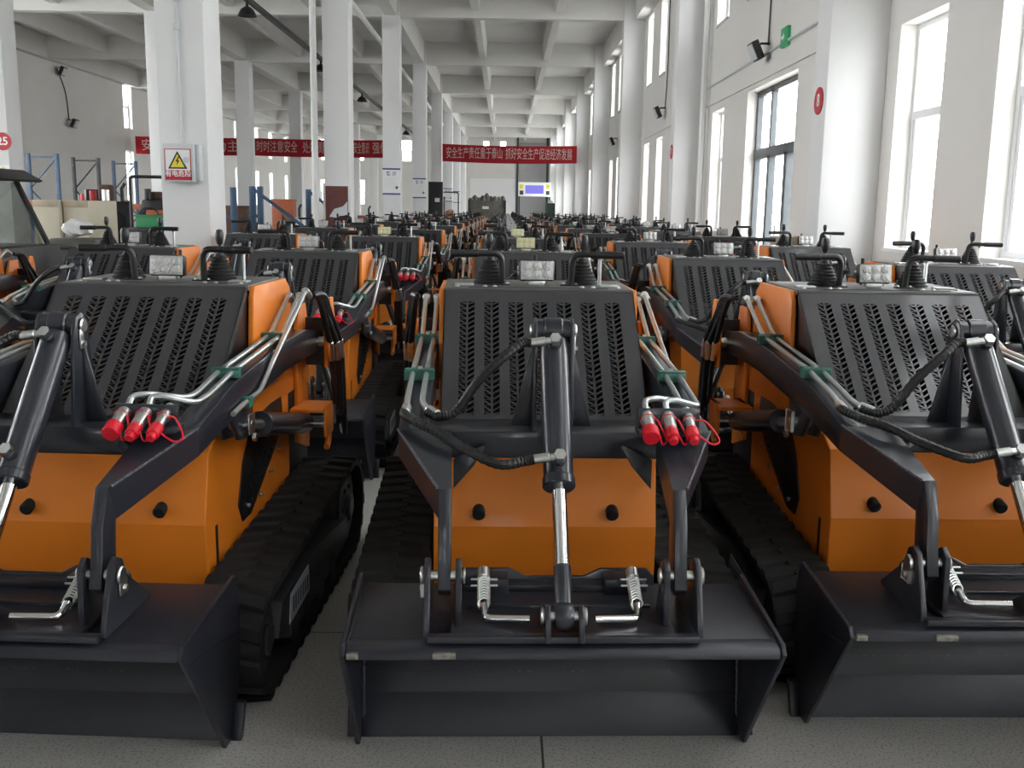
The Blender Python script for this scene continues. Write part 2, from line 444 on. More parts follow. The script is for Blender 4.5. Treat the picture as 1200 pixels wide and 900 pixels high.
def hood_panel():
    mb = MB(); W = .333
    def q(u0, u1, v0, v1, n=0.):
        T = .004
        mb.hexa([hp(u0, v0, n - T), hp(u1, v0, n - T), hp(u1, v1, n - T), hp(u0, v1, n - T),
                 hp(u0, v0, n), hp(u1, v0, n), hp(u1, v1, n), hp(u0, v1, n)], 'hood')
    va, vb = .022, HL - .055; hw = .025
    q(-W, W, 0, va); q(-W, W, vb, HL - .008)
    xs = [-W] + [c for s in SLOTS for c in (s - hw, s + hw)] + [W]
    for i in range(0, len(xs), 2): q(xs[i], xs[i + 1], va, vb)
    def bar(u0, v0, u1, v1, w):
        d = Vector((u1 - u0, v1 - v0)); p = Vector((-d.y, d.x)).normalized() * w / 2; T = .004
        c = [(u0 + p.x, v0 + p.y), (u1 + p.x, v1 + p.y), (u1 - p.x, v1 - p.y), (u0 - p.x, v0 - p.y)]
        mb.hexa([hp(*a, -T) for a in c] + [hp(*a, 0) for a in c], 'hood')
    for s in SLOTS:
        bar(s, va, s, vb, .0075)
        v = va - .01
        while v < vb - .004:
            lo = max(v, va)
            bar(s, max(v, va), s - hw, min(v + .018, vb), .0052); bar(s, max(v, va), s + hw, min(v + .018, vb), .0052)
            v += .0235
        v = va + .004
        while v < vb - .02:
            bar(s - hw, v + .010, s - .003, v + .010, .003)
            v += .0235
    # rounded top bend and side flanges
    mb.prism([(HP1.y - .006, HP1.z - .006), (HP1.y - .002, HP1.z + .001), (HP1.y + .006, HP1.z + .004), (HP1.y + .03, HP1.z + .004), (HP1.y + .03, HP1.z), (HP1.y + .004, HP1.z - .004)], -W, W, 'hood')
    for s in (-1, 1):
        a = [hp(s * W, 0), hp(s * W, HL - .004), hp(s * W, HL - .01, -.03), hp(s * W, 0, -.03)]
        b = [p + Vector((-s * .004, 0, 0)) for p in a]
        mb.hexa(b + a, 'hood')
    return mb

def track(s):
    """rubber belt with lugs: outer outline in (y,z), x from .385 to .615"""
    mb = MB(); x0, x1 = .385, .615
    # idler front low, sprocket rear high
    fy, fz, fr_ = .30, .175, .165; ry, rz, rr = 1.60, .22, .20
    pts = []
    for i in range(13):
        a = R(270 - 15 * i) ; pts.append((fy + fr_ * math.cos(a), fz + fr_ * math.sin(a)))
    for i in range(13):
        a = R(90 - 15 * i); pts.append((ry + rr * math.cos(a), rz + rr * math.sin(a)))
    # dense resample
    n = len(pts); out = []
    for i in range(n):
        a = Vector(pts[i]); b = Vector(pts[(i + 1) % n]); L = (b - a).length; m = max(1, int(L / .05))
        for t in range(m): out.append(a.lerp(b, t / m))
    N = len(out); T = .022
    vs = []; fs = []
    for i, p in enumerate(out):
        d = (out[(i + 1) % N] - out[i - 1]).normalized(); nrm = Vector((-d.y, d.x))
        c = Vector((1.0, .22))
        if nrm.dot(p - c) < 0: nrm = -nrm
        q = p - nrm * T
        for x, w in ((x0, p), (x1, p), (x1, q), (x0, q)): vs.append((s * x, w.x, max(w.y, .012)))
    for i in range(N):
        j = (i + 1) % N
        for k in range(4): fs.append((i * 4 + k, i * 4 + (k + 1) % 4, j * 4 + (k + 1) % 4, j * 4 + k))
    mb.raw(vs, fs, 'rubber')
    # lugs, staggered left and right with a chevron slant
    acc = 0; step = .096; k = 0
    for i in range(N):
        a, b = out[i], out[(i + 1) % N]; L = (b - a).length
        while acc < L:
            p = a.lerp(b, acc / L); d = (b - a).normalized(); nrm = Vector((-d.y, d.x))
            if nrm.dot(p - Vector((1, .22))) < 0: nrm = -nrm
            for (xa, xb, sh) in ((x0, x0 + .125, 0), (x1 - .125, x1, .048)):
                c = []
                for x, sl in ((xa, 0), (xb, .03)):
                    for u, h in ((-.028, 0), (.028, 0), (.018, .011), (-.018, .011)):
                        w = p + d * (u + sh + (sl if sh == 0 else 0.03 - sl)) + nrm * h
                        c.append((s * x, w.x, max(w.y, .0)))
                mb.raw(c, [(0, 1, 2, 3), (7, 6, 5, 4), (0, 4, 5, 1), (1, 5, 6, 2), (2, 6, 7, 3), (3, 7, 4, 0)], 'rubber')
            acc += step; k += 1
        acc -= L
    return mb

def track_frame(s):
    mb = MB()
    mb.prism([(.40, .13), (.46, .235), (.9, .26), (1.48, .20), (1.54, .10), (1.1, .07), (.55, .07)], s * .43, s * .598, 'blacksteel', bev=.006)
    for y in (.6, .8, 1.0, 1.2): mb.cyl((s * .41, y, .085), (s * .60, y, .085), .055, 'blacksteel', 14)
    return mb

def beam_pts():
    """centre line of the boom: (y, ztop, thickness)"""
    return [(.13, .885, .082), (.47, .962, .110), (1.0, 1.03, .115), (1.3, 1.045, .115), (1.56, 1.02, .095)]
def boom_arm(s):
    mb = MB(); xi, xo = .372, .455
    P = beam_pts()
    poly = [(y, z) for y, z, t in P] + [(y + .01, z - t) for y, z, t in P[::-1]]
    mb.prism(poly, s * xi, s * xo, 'navy', bev=.006)
    # tapering nose: wide at the cross tube, narrow at the hanging leg
    a0 = (.14, .886); a1 = (-.17, .795)            # top edge, rear and front
    b0 = (.14, .806); b1 = (-.135, .70)            # bottom edge
    xiF, xoF, xiR, xoR = .292, .326, .300, .455
    mb.hexa([(s * xiR, *b0), (s * xoR, *b0), (s * xoF, *b1), (s * xiF, *b1),
             (s * xiR, *a0), (s * xoR, *a0), (s * xoF, *a1), (s * xiF, *a1)], 'navy')
    # flat top plate edge with a bright weld line along the outside
    mb.tube([(s * xoR, .13, .887), (s * (xoF + .004), -.165, .797)], .0045, 'weld', 6)
    # hanging leg, bent in side view, thin from the front
    leg = [(-.175, .80), (-.215, .70), (-.225, .62), (-.245, .545), (-.215, .52), (-.165, .53), (-.145, .60), (-.135, .70), (-.115, .76)]
    mb.prism(leg, s * .292, s * .326, 'navy', bev=.004)
    # lug for the lift cylinder under the beam
    mb.prism([(.40, .90), (.50, .76), (.58, .75), (.62, .80), (.66, .93)], s * .385, s * .40, 'navy', bev=.003)
    mb.prism([(.40, .90), (.50, .76), (.58, .75), (.62, .80), (.66, .93)], s * .435, s * .45, 'navy', bev=.003)
    return mb

def make_loader():
    """Full loader, local origin on the floor under the middle of the cutting edge, +y towards its rear."""
    ch = {}
    root = bpy.data.objects.new('mini_track_loader', None); COL.objects.link(root); root.empty_display_size = .2
    ch[root] = []
    def part(name, mb, parent=root, lab=None, lod=None):
        o = mb.build(name, parent); ch.setdefault(parent, []).append(o); ch.setdefault(o, [])
        if lab: o['label'] = lab
        LOD.setdefault(lod or (LODOF.get(parent) if parent is not root else name), []).append(o)
        LODOF[o] = lod or (LODOF.get(parent) if parent is not root else name)
        return o
    # ---------------- bucket, dumped onto its cutting edge
    F, T, B = (-.335, .418), (.075, .432), (.0, .0)
    W = .554; th = .010
    bk = MB()
    def sheet(p, q, t, w0=-W, w1=W, k='bucket', up=1):
        d = Vector((q[0] - p[0], q[1] - p[1])); n = Vector((-d.y, d.x)).normalized() * t * up
        bk.prism([p, q, (q[0] + n.x, q[1] + n.y), (p[0] + n.x, p[1] + n.y)], w0, w1, k, bev=.002)
    C = (.085, .21)                                # heel crease
    sheet((-.32, .412), T, th); sheet(T, (.10, .38), th, up=-1); sheet((.10, .385), C, th, up=-1); sheet(C, (.035, .03), th, up=-1)
    bkt = part('bucket', bk, lod='bucket')
    lip = MB().prism([(-.345, .398), (-.335, .425), (-.285, .432), (-.275, .405)], -W, W, 'bucket', bev=.007)
    lo = part('lip_bar', lip, bkt)
    for (a, b) in ((-W + .004, -W + .035), (-.335, -.275)): part('worn_patch', MB().box(a, b, -.351, -.335, .404, .420, 'scuff', .003), bkt, 'bare steel scuff on the lip')
    ce = MB(); ce.prism([(.072, .165), (.086, .165), (.02, .0), (-.006, .0)], -W, W, 'bucket', bev=.003)
    part('cutting_edge', ce, bkt)
    ww = MB().tube([(-W + .03 + i * (2 * W - .06) / 120, .068, .168 + .0012 * math.sin(i * 1.7)) for i in range(121)], .0042, 'weld', 6, rib=.25)
    part('weld_bead', ww, bkt)
    for s in (-1, 1):
        sp = MB().prism([(-.348, .412), (-.325, .435), (.085, .468), (.115, .40), (.105, .21), (.03, -.0), (-.045, .0)], s * (W), s * (W + .012), 'bucket', bev=.002)
        # fold line across the plate and corner lug
        sp.tube([(s * (W + .0125), -.30, .375), (s * (W + .0125), .095, .30)], .0022, 'bucket', 5)
        part('side_plate', sp, bkt)
        part('corner_lug', MB().prism([(.035, .10), (.06, .095), (.02, .0), (-.005, .0)], s * (W + .012), s * (W + .042), 'bucket', bev=.003), bkt)
        part('weld_bead', MB().tube([(s * (W - .003), -.31 + .37 * i / 50, .425 + .012 * i / 50) for i in range(51)], .004, 'weld', 6, rib=.25), bkt)
        part('weld_bead', MB().tube([(s * (W - .004), .07 - .05 * i / 50, .39 - .35 * i / 50) for i in range(51)], .004, 'weld', 6, rib=.25), bkt)
    # ---------------- quick attach plate on the bucket
    qa = MB()
    top = [(-.285, .485), (-.265, .507), (-.13, .507), (-.085, .484), (.085, .484), (.13, .507), (.265, .507), (.285, .485), (.29, .44), (-.29, .44)]
    qa.prism(top, .02, .032, 'navy', 'y', bev=.003)
    qa.hexa([(-.29, -.30, .436), (.29, -.30, .436), (.29, .02, .445), (-.29, .02, .445), (-.29, -.295, .447), (.29, -.295, .447), (.29, .025, .458), (-.29, .025, .458)], 'navy')
    qa.box(-.35, .345, -.325, -.295, .434, .452, 'navy', .003)
    qa.box(-.26, .26, -.03, .03, .455, .475, 'navy', .003)
    qa.box(-.25, .25, -.14, -.125, .446, .462, 'navy', .003)
    for s in (-1, 1): qa.box(s * .17 - .035, s * .17 + .035, -.05, .03, .45, .50, 'navy', .004)
    att = part('attach_plate', qa, lod='bucket')
    for s in (-1, 1):
        for xc in (.272, .352):
            c = MB().prism([(-.305, .44), (-.30, .47), (-.245, .61), (-.215, .625), (-.185, .61), (-.165, .56), (-.02, .45), (-.02, .44)] if xc > .3 else
                           [(-.25, .44), (-.25, .50), (-.245, .60), (-.215, .622), (-.185, .605), (-.16, .52), (-.14, .45), (-.14, .44)], s * (xc - .008), s * (xc + .008), 'navy', bev=.003)
            part('clevis_plate', c, att)
        p = MB()
        p.cyl((s * .255, -.215, .575), (s * .366, -.215, .575), .014, 'zinc', 14)
        p.cyl((s * .362, -.215, .575), (s * .372, -.215, .575), .024, 'zinc', 16, bev=.003)
        p.box(s * .362, s * .368, -.225, -.18, .52, .56, 'zinc', .003)
        p.cyl((s * .366, -.197, .535), (s * .374, -.197, .535), .009, 'zinc', 6)
        p.cyl((s * .262, -.215, .575), (s * .254, -.215, .575), .022, 'zinc', 16, bev=.003)
        part('pivot_pin', p, att)
        # spring latch
        x = s * .205
        lt = MB()
        lt.cyl((x, -.07, .538), (x, -.10, .522), .017, 'zinc', 14, bev=.003)
        lt.cyl((x, -.09, .525), (x, -.19, .478), .008, 'blacksteel', 10)
        lt.tube(fillet([(x, -.185, .482), (x, -.228, .462), (s * .085, -.248, .468)], .03), .0105, 'chrome', 12)
        la = part('spring_latch', lt, lod='latch')
        h = MB(); pts = []
        for i in range(8 * 10):
            a = i * 2 * math.pi / 8; t = i / 79
            c = Vector((x, -.10 - t * .085, .521 - t * .04)); pts.append(c + Vector((math.cos(a), math.sin(a) * .45, math.sin(a) * .9)) * .0155)
        h.tube(pts, .0032, 'zinc', 5)
        part('coil_spring', h, la)
        cp = MB()
        for dz in (0, .018):
            cp.cyl((x - .035, -.105 - dz, .522 - dz * .6), (x + .038, -.105 - dz, .522 - dz * .6), .0035, 'zinc', 8)
        part('cotter_pin', cp, la)
    # ---------------- boom
    for s in (-1, 1):
        arm = part('boom_arm', boom_arm(s), lod='boom')
        pl = MB().cyl((s * .44, 1.5, .975), (s * .50, 1.5, .975), .022, 'zinc', 14, bev=.004)
        part('pivot_bolt', pl, arm)
        # two pipes on top of the boom
        for j, x in enumerate((.392, .436)):
            if s > 0:
                end = [(s * x, .30, .955), (s * (x - .01), .235, .955), (.30, .17, .978), (.262, .15, .975), (.262, .12, .952)]
                if j == 1: end = [(s * x, .28, .955), (s * (x - .005), .19, .95), (.35, .145, .978), (.322, .14, .975), (.322, .12, .952)]
            else:
                end = [(s * x, .30, .955), (s * x, .25, .945), (s * (x - .02 if j == 0 else x), .21, .93)]
            pts = [(s * (x + .0), 1.30, 1.175), (s * x, 1.27, 1.185), (s * x, 1.02, 1.052), (s * x, .5, .99)] + end
            part('hydraulic_pipe', MB().tube(fillet(pts, .03), .0092, 'pipe', 10), arm)
            fp = MB(); fp.cyl((s * x, 1.315, 1.165), (s * x, 1.27, 1.19), .015, 'zinc', 10, bev=.002)
            fp.cyl((s * x - .015, 1.29, 1.185), (s * x + .015, 1.29, 1.185), .011, 'zinc', 10)
            part('pipe_fitting', fp, arm)
        for (y, z) in ((1.0, 1.045), (.50, .985)):
            c = MB(); c.box(s * .369, s * .459, y - .016, y + .016, z - .016, z + .013, 'clamp', .004)
            c.box(s * .369, s * .459, y - .016, y + .016, z + .013, z + .018, 'clamp', .001)
            c.cyl((s * .414, y, z + .017), (s * .414, y, z + .026), .008, 'zinc', 6)
            part('pipe_clamp', c, arm, 'dark green pipe clamp with steel bolt')
        if s > 0:
            pts = [(.462, 1.31, 1.19), (.462, 1.27, 1.205), (.470, .80, .98), (.470, .66, .90), (.470, .50, .885), (.468, .40, .872)]
            part('hydraulic_pipe', MB().tube(fillet(pts, .03), .0092, 'pipe', 10), arm)
            fp = MB(); fp.cyl((.462, 1.33, 1.18), (.462, 1.27, 1.208), .016, 'zinc', 10, bev=.002)
            part('pipe_fitting', fp, arm)
            c = MB().box(.452, .482, .52, .56, .865, .90, 'clamp', .004); part('pipe_clamp', c, arm, 'dark green pipe clamp')
    cb = MB()
    cb.prism([(.20, .785), (.20, .868), (.375, .868), (.375, .785)], -.375, .375, 'navy', bev=.006)
    cbar = part('cross_tube', cb, lod='boom')
    for s in (-1, 1):
        g = MB().prism([(s * .295, .79), (s * .205, .835), (s * .20, .828), (s * .235, .77), (s * .295, .70)], .165, .180, 'navy', 'y', bev=.002)
        part('gusset', g, cbar)
        # cylinder bracket plates with side gussets
        bp = MB().prism([(.205, .86), (.235, 1.13), (.255, 1.185), (.285, 1.20), (.315, 1.185), (.33, 1.14), (.372, .86)], s * .049, s * .061, 'navy', bev=.003)
        bp.prism([(s * .061, .866), (s * .122, .866), (s * .066, 1.10), (s * .061, 1.10)], .285, .293, 'navy', 'y', bev=.001)
        part('cylinder_bracket', bp, cbar)
    pn = MB(); pn.cyl((-.07, .285, 1.16), (.07, .285, 1.16), .016, 'zinc', 14)
    pn.cyl((-.049, .285, 1.16), (-.030, .285, 1.16), .034, 'navy', 18); pn.cyl((.030, .285, 1.16), (.049, .285, 1.16), .034, 'navy', 18)
    pn.cyl((.061, .285, 1.16), (.072, .285, 1.16), .022, 'zinc', 16, bev=.004); pn.box(.062, .068, .262, .288, 1.09, 1.15, 'zinc', .004)
    pn.cyl((.066, .276, 1.105), (.075, .276, 1.105), .01, 'zinc', 6); pn.cyl((-.061, .285, 1.16), (-.07, .285, 1.16), .02, 'zinc', 16, bev=.003)
    part('bracket_pin', pn, cbar)
    # ---------------- tilt cylinder
    A = Vector((0, .285, 1.16)); E = Vector((0, -.285, .492)); D = (E - A)
    cy = MB(); cy.cyl(A + D * .045, A + D * .575, .0425, 'navy', 24, bev=.004)
    cy.cyl(A + D * .555, A + D * .59, .046, 'navy', 24, bev=.004)
    cy.cyl(Vector((-.028, 0, 0)) + A, Vector((.028, 0, 0)) + A, .040, 'navy', 20, bev=.004)
    barrel = part('tilt_cylinder', cy, lod='tilt_cylinder')
    part('cylinder_rod', MB().cyl(A + D * .57, A + D * .86, .0205, 'chrome', 20), barrel, 'polished chrome rod')
    e = MB(); e.cyl(A + D * .845, A + D * .98, .024, 'navy', 18, bev=.003); e.lathe([(0, -.026), (.03, -.024), (.037, -.012), (.037, .012), (.03, .024), (0, .026)], 'navy', 22, Matrix.Translation(E) @ Matrix.Rotation(R(90), 4, 'Y'))
    part('rod_eye', e, barrel)
    ep = MB(); ep.cyl(E + Vector((-.058, 0, 0)), E + Vector((.058, 0, 0)), .013, 'zinc', 14)
    for s in (-1, 1): ep.cyl(E + Vector((s * .05, 0, 0)), E + Vector((s * .06, 0, 0)), .023, 'zinc', 16, bev=.003)
    part('eye_pin', ep, barrel)
    for s in (-1, 1):
        l = MB().prism([(-.34, .44), (-.325, .50), (-.29, .525), (-.255, .505), (-.17, .45), (-.17, .44)], s * .036, s * .050, 'navy', bev=.003)
        part('clevis_plate', l, att)
    nrm = Vector((0, -.76, .65)).normalized()
    ports = []
    for t in (.085, .515):
        c = A + D * t + nrm * .045; ports.append(c)
        f = MB(); f.cyl(c - nrm * .01, c + nrm * .012, .020, 'navy', 16); f.cyl(c + nrm * .008, c + nrm * .034, .0175, 'zinc', 6)
        f.cyl(c + nrm * .02, c + nrm * .02 + Vector((-.035, 0, -.004)), .010, 'zinc', 10)
        f.cyl(c + nrm * .02 + Vector((-.028, 0, -.003)), c + nrm * .02 + Vector((-.072, .002, -.01)), .0135, 'zinc', 12, bev=.002)
        part('port_fitting', f, barrel)
    # ---------------- hoses from the left boom pipes
    e1 = ports[0] + nrm * .02 + Vector((-.07, .002, -.01)); e2 = ports[1] + nrm * .02 + Vector((-.07, .002, -.01))
    h1 = [(-.375, .20, .925), (-.335, .17, .918), (-.285, .165, .94), (-.225, .16, 1.025), (-.155, .16, 1.095), e1 + Vector((-.025, 0, .0)), e1]
    h2 = [(-.436, .205, .93), (-.437, .16, .925), (-.40, .12, .912), (-.34, .06, .898), (-.265, .0, .866), (-.17, -.07, .838), e2 + Vector((-.03, 0, -.006)), e2]
    for h, fa in ((h1, (-.372, .215, .93)), (h2, (-.436, .225, .935))):
        ho = part('hydraulic_hose', MB().tube(h, .0138, 'plastic', 10, smooth=16, rib=.07), lod='hoses')
        f = MB(); p1 = Vector(h[1]); p0 = Vector(fa)
        f.cyl(p0, p0.lerp(p1, .8), .015, 'zinc', 10, bev=.002)
        part('hose_fitting', f, ho)
    # ---------------- quick couplers with red caps
    plt = MB().box(.235, .415, .06, .14, .885, .903, 'navy', .003)
    plt.box(.235, .415, .095, .105, .90, .962, 'navy', .003)
    cpp = part('coupler_plate', plt, lod='boom')
    for i, (x, rc, rb) in enumerate(((.262, .0245, .019), (.322, .019, .019), (.380, .0185, .015))):
        a = Vector((x, .10, .94)); d = Vector((-.02, -1, -.42)).normalized()
        c = MB(); c.cyl(a, a + d * .085, rb, 'zinc', 18, bev=.003); c.cyl(a + d * .02, a + d * .03, rb + .003, 'zinc', 18)
        c.cyl(a - d * .03, a, .013, 'zinc', 8)
        co = part('quick_coupler', c, lod='couplers')
        k = MB(); k.cyl(a + d * .07, a + d * .112, rc, 'red', 20, bev=.003)
        if i: k.cyl(a + d * .108, a + d * .130, rc * .7, 'red', 18, bev=.003)
        part('dust_cap', k, co, 'red rubber dust cap')
        q = a + d * .10; ln = MB()
        side = Vector((.032 if i < 2 else .055, 0, 0))
        ln.tube([q + Vector((rc, 0, 0)), q + side + Vector((0, -.005, -.022)), q + side * 1.4 + Vector((0, .01, -.012)), a + d * .05 + side * .8 + Vector((0, 0, .012)), a + d * .03 + Vector((rb, 0, .004))], .003, 'red', 6, smooth=6)
        ln.lathe([(rb + .001, -.003), (rb + .005, 0), (rb + .001, .003)], 'red', 18, Matrix.Translation(a + d * .025) @ d.to_track_quat('Z', 'Y').to_matrix().to_4x4())
        part('cap_lanyard', ln, co, 'thin red lanyard')
    # ---------------- body
    bd = MB(); BW = .348; bd.sharp = 13
    fr = [(.42, .10), (.275, .16), (.270, .548), (.325, .765), (.40, .80), (1.5, .80), (1.55, .30), (1.45, .12)]
    bd.prism(fr, -BW, BW, 'orange', bev=.004)
    body = part('body', bd, lod='body')
    for s in (-1, 1):
        u = MB().prism([(.80, .78), (.845, 1.20), (.87, 1.238), (1.30, 1.238), (1.36, 1.20), (1.42, .78)], s * .334, s * .352, 'orange', bev=.003)
        part('side_panel', u, body)
        k = MB().cyl((s * .208, .30, .60), (s * .208, .254, .588), .0195, 'rubber', 18, bev=.004)
        part('rubber_bumper', k, body, 'round black rubber bumper')
        v = [(.60, .52), (.64, .45), (.74, .45), (1.10, .62), (1.20, .72), (1.18, .79), (1.02, .79), (.78, .77), (.66, .65)]
        vp = MB().prism(v, s * BW, s * (BW + .006), 'plastic', bev=.002)
        for i in range(9):
            for j in range(5):
                y = .74 + i * .045; z = .50 + j * .05 + i * .02
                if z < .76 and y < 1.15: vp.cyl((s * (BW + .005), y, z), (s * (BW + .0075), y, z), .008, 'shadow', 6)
        vent = part('vent_panel', vp, body, 'black perforated vent panel')
        for (y, z) in ((.70, .49), (.86, .485), (1.12, .60), (1.0, .54)):
            part('panel_bolt', MB().cyl((s * (BW + .004), y, z), (s * (BW + .016), y, z), .008, 'zinc', 6), vent)
        part('side_slot', MB().box(s * (BW - .004), s * (BW + .0015), .36, .382, .36, .52, 'black'), body)
        # rear upright carrying the boom pivot
        tw = MB()
        tw.prism([(1.38, .56), (1.40, 1.03), (1.44, 1.12), (1.56, 1.12), (1.60, 1.0), (1.58, .50)], s * .352, s * .368, 'orange', bev=.003)
        tw.prism([(1.47, .86), (1.46, 1.02), (1.49, 1.06), (1.56, 1.06), (1.56, .86)], s * .462, s * .476, 'orange', bev=.004)
        tw.box(s * .352, s * .47, 1.545, 1.56, .86, 1.06, 'blacksteel')
        t_ = part('upright', tw, lod='body')
        lb = []
        for i in range(13): a = R(180 + 15 * i); lb.append((1.5 + .062 * math.cos(a), .955 + .062 * math.sin(a)))
        lb += [(1.55, 1.08), (1.525, 1.15), (1.475, 1.15), (1.455, 1.08)]
        part('pivot_lug', MB().prism(lb, s * .478, s * .492, 'orange', bev=.003), t_)
        # lift cylinder bracket
        br = MB(); br.box(s * .37, s * .50, 1.24, 1.45, .715, .727, 'orange', .002); br.box(s * .488, s * .50, 1.32, 1.45, .60, .727, 'orange', .003); br.box(s * .37, s * .382, 1.32, 1.45, .60, .727, 'orange', .003)
        for i in range(2): pass
        hk = []
        for i in range(13): a = R(-90 + 15 * i); hk.append((s * .47, 1.45 + .045 * math.cos(a), .58 + .05 * math.sin(a)))
        br.tube(hk, .013, 'orange', 8)
        part('cylinder_mount', br, t_)
        lc = MB(); a = Vector((s * .425, 1.36, .64)); b = Vector((s * .425, .56, .80)); d = b - a
        lc.cyl(a + d * .02, a + d * .70, .044, 'navy', 20, bev=.004); lc.cyl(a + d * .68, a + d * .72, .047, 'navy', 20, bev=.003)
        cyl = part('lift_cylinder', lc, lod='boom')
        part('cylinder_rod', MB().cyl(a + d * .7, b, .018, 'zinc', 16), cyl, 'bare steel rod')
        b1 = MB(); b1.cyl(b - Vector((s * .03, 0, 0)), b + Vector((s * .05, 0, 0)), .018, 'zinc', 14, bev=.003); b1.box(s * .468, s * .474, .53, .59, .77, .84, 'zinc', .004); b1.cyl((s * .47, .575, .755), (s * .482, .575, .755), .014, 'zinc', 8)
        part('cylinder_pin', b1, cyl)
        part('cylinder_pin', MB().cyl(a - Vector((s * .05, 0, 0)), a + Vector((s * .09, 0, 0)), .016, 'zinc', 14, bev=.003), cyl)
        # hanging hose loops behind the upright
        for j in range(4):
            x = s * (.49 + .02 * (j % 2)); y = 1.50 + j * .035
            hs = MB().tube([(s * .455, 1.32, 1.17), (s * (.462 + .006 * j), 1.36 + .012 * j, 1.165), (s * (.475 + .006 * j), 1.405 + .015 * j, 1.09), (x, y - .04, .95), (x, y + .02, .80 - .04 * j), (x - s * .01, y + .06, .70 - .05 * j), (s * .45, y + .12, .76), (s * .40, y + .13, .9)], .0125, 'plastic', 8, smooth=7, rib=.05)
            ho = part('hanging_hose', hs, lod='hoses')
            part('hose_fitting', MB().cyl((x, y - .045, .97), (x, y - .02, .89), .015, 'zinc', 10, bev=.002), ho)
        # tracks
        tr = part('rubber_track', track(s), lod='track_r' if s > 0 else 'track_l')
        part('track_frame', track_frame(s), tr)
        for (y, z, r) in ((.30, .175, .13), (1.60, .22, .165)):
            w = MB().cyl((s * .46, y, z), (s * .575, y, z), r, 'blacksteel', 24, bev=.01); w.cyl((s * .57, y, z), (s * .60, y, z), .05, 'blacksteel', 16, bev=.006)
            for q in range(6):
                aa = q * math.pi / 3; w.cyl((s * .575, y + .085 * math.cos(aa), z + .085 * math.sin(aa)), (s * .585, y + .085 * math.cos(aa), z + .085 * math.sin(aa)), .011, 'blacksteel', 6)
            part('track_wheel', w, tr)
        dc = MB().prism([(.53, .125), (.55, .225), (.80, .238), (.81, .14)], s * .598, s * .601, 'decal')
        for q in range(7):
            y = .57 + q * .033; dc.prism([(y, .15), (y + .003, .205), (y + .02, .207), (y + .017, .152)], s * .6005, s * .6018, 'decalink')
        part('track_decal', dc, tr, 'silver white lettered decal')
    # engine block, shade put in its colour so grille holes show dark; rear bulkhead
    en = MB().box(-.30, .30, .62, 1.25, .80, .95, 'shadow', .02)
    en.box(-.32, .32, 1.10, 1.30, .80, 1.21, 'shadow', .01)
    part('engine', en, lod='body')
    rr_ = MB().box(-.35, .35, 1.30, 1.62, .35, 1.14, 'blacksteel', .01); rr_.box(-.33, .33, 1.62, 1.80, .18, .24, 'blacksteel', .005)
    part('rear_bulkhead', rr_, lod='body')
    # ---------------- hood and control deck
    hd = part('hood', hood_panel(), lod='hood')
    for s in (-1, 1):
        sd = MB().prism([(.40, .80), (.395, .858), (.824, 1.226), (.86, 1.23), (.86, .80)], s * .322, s * .328, 'plastic')
        part('hood_side', sd, hd, 'black perforated side of the hood')
    dk = MB().prism([(.845, 1.222), (.845, 1.242), (1.26, 1.246), (1.31, 1.20), (1.31, 1.1), (1.26, 1.222)], -.335, .335, 'deck', bev=.003)
    dk.box(-.25, .25, .87, .885, 1.241, 1.2445, 'black')
    deck = part('control_deck', dk, lod='hood')
    for x in (-.19, -.155, .16, .20, -.29, .29):
        part('deck_bolt', MB().lathe([(.009, 0), (.009, .003), (.005, .007), (0, .008)], 'zinc', 10, Matrix.Translation((x, .91, 1.242))), deck)
    hg = MB().box(.23, .30, .95, 1.0, 1.243, 1.25, 'zinc', .002); part('hinge', hg, deck)
    hg = MB().box(-.30, -.23, .95, 1.0, 1.243, 1.25, 'zinc', .002); part('hinge', hg, deck)
    lm = MB()
    tilt = Matrix.Translation((0, .98, 1.298)) @ Matrix.Rotation(R(-8), 4, 'X')
    lm.box(-.064, .064, -.008, .03, -.037, .037, 'plastic', .008, tilt)
    for i in range(7): lm.box(-.055 + i * .0175, -.049 + i * .0175, .03, .045, -.03, .03, 'plastic', .001, tilt)
    lm.box(-.03, .03, .975, .99, 1.243, 1.262, 'zinc', .003); lm.cyl((-.04, .985, 1.256), (.04, .985, 1.256), .005, 'zinc', 8)
    lamp = part('work_lamp', lm, lod='lamp')
    ls = MB().box(-.060, .060, -.011, -.006, -.0335, .0335, 'lens', .001, tilt)
    for i in range(3):
        for j in range(2):
            ls.lathe([(.0165, 0), (.014, .003), (.008, .0045), (0, .005)], 'lens', 14, tilt @ Matrix.Translation((-.036 + .036 * i, -.011, -.0145 + .029 * j)) @ Matrix.Rotation(R(90), 4, 'X'))
    part('lamp_lens', ls, lamp, 'clear six-cell lamp lens')
    for s in (-1, 1):
        bt = MB(); prof = [(0, 0), (.062, 0)]
        for i in range(7):
            r = .060 - i * .006; z = .004 + i * .0125
            prof += [(r, z), (r + .002, z + .004), (r - .006, z + .009)]
        prof += [(.014, .098), (0, .10)]
        bt.lathe(prof, 'boot', 4 * 4, Matrix.Translation((s * .172, 1.05, 1.245)) @ Matrix.Rotation(R(45), 4, 'Z'))
        jo = part('joystick', bt, lod='controls')
        lv = MB(); lv.tube([(s * .172, 1.05, 1.33), (s * .175, 1.045, 1.39)], .006, 'plastic', 8)
        lv.lathe([(0, -.028), (.010, -.026), (.014, -.01), (.016, .012), (.012, .026), (0, .03)], 'plastic', 14, Matrix.Translation((s * .176, 1.043, 1.40)))
        part('lever_knob', lv, jo)
        gb = MB(); gb.tube(fillet([(s * .315, .965, 1.357), (s * .13, .985, 1.36), (s * .128, 1.0, 1.246)], .035), .0115, 'plastic', 12)
        gb.cyl((s * .318, .965, 1.357), (s * .215, .974, 1.358), .0135, 'plastic', 12, bev=.003)
        g_ = part('grab_bar', gb, lod='controls')
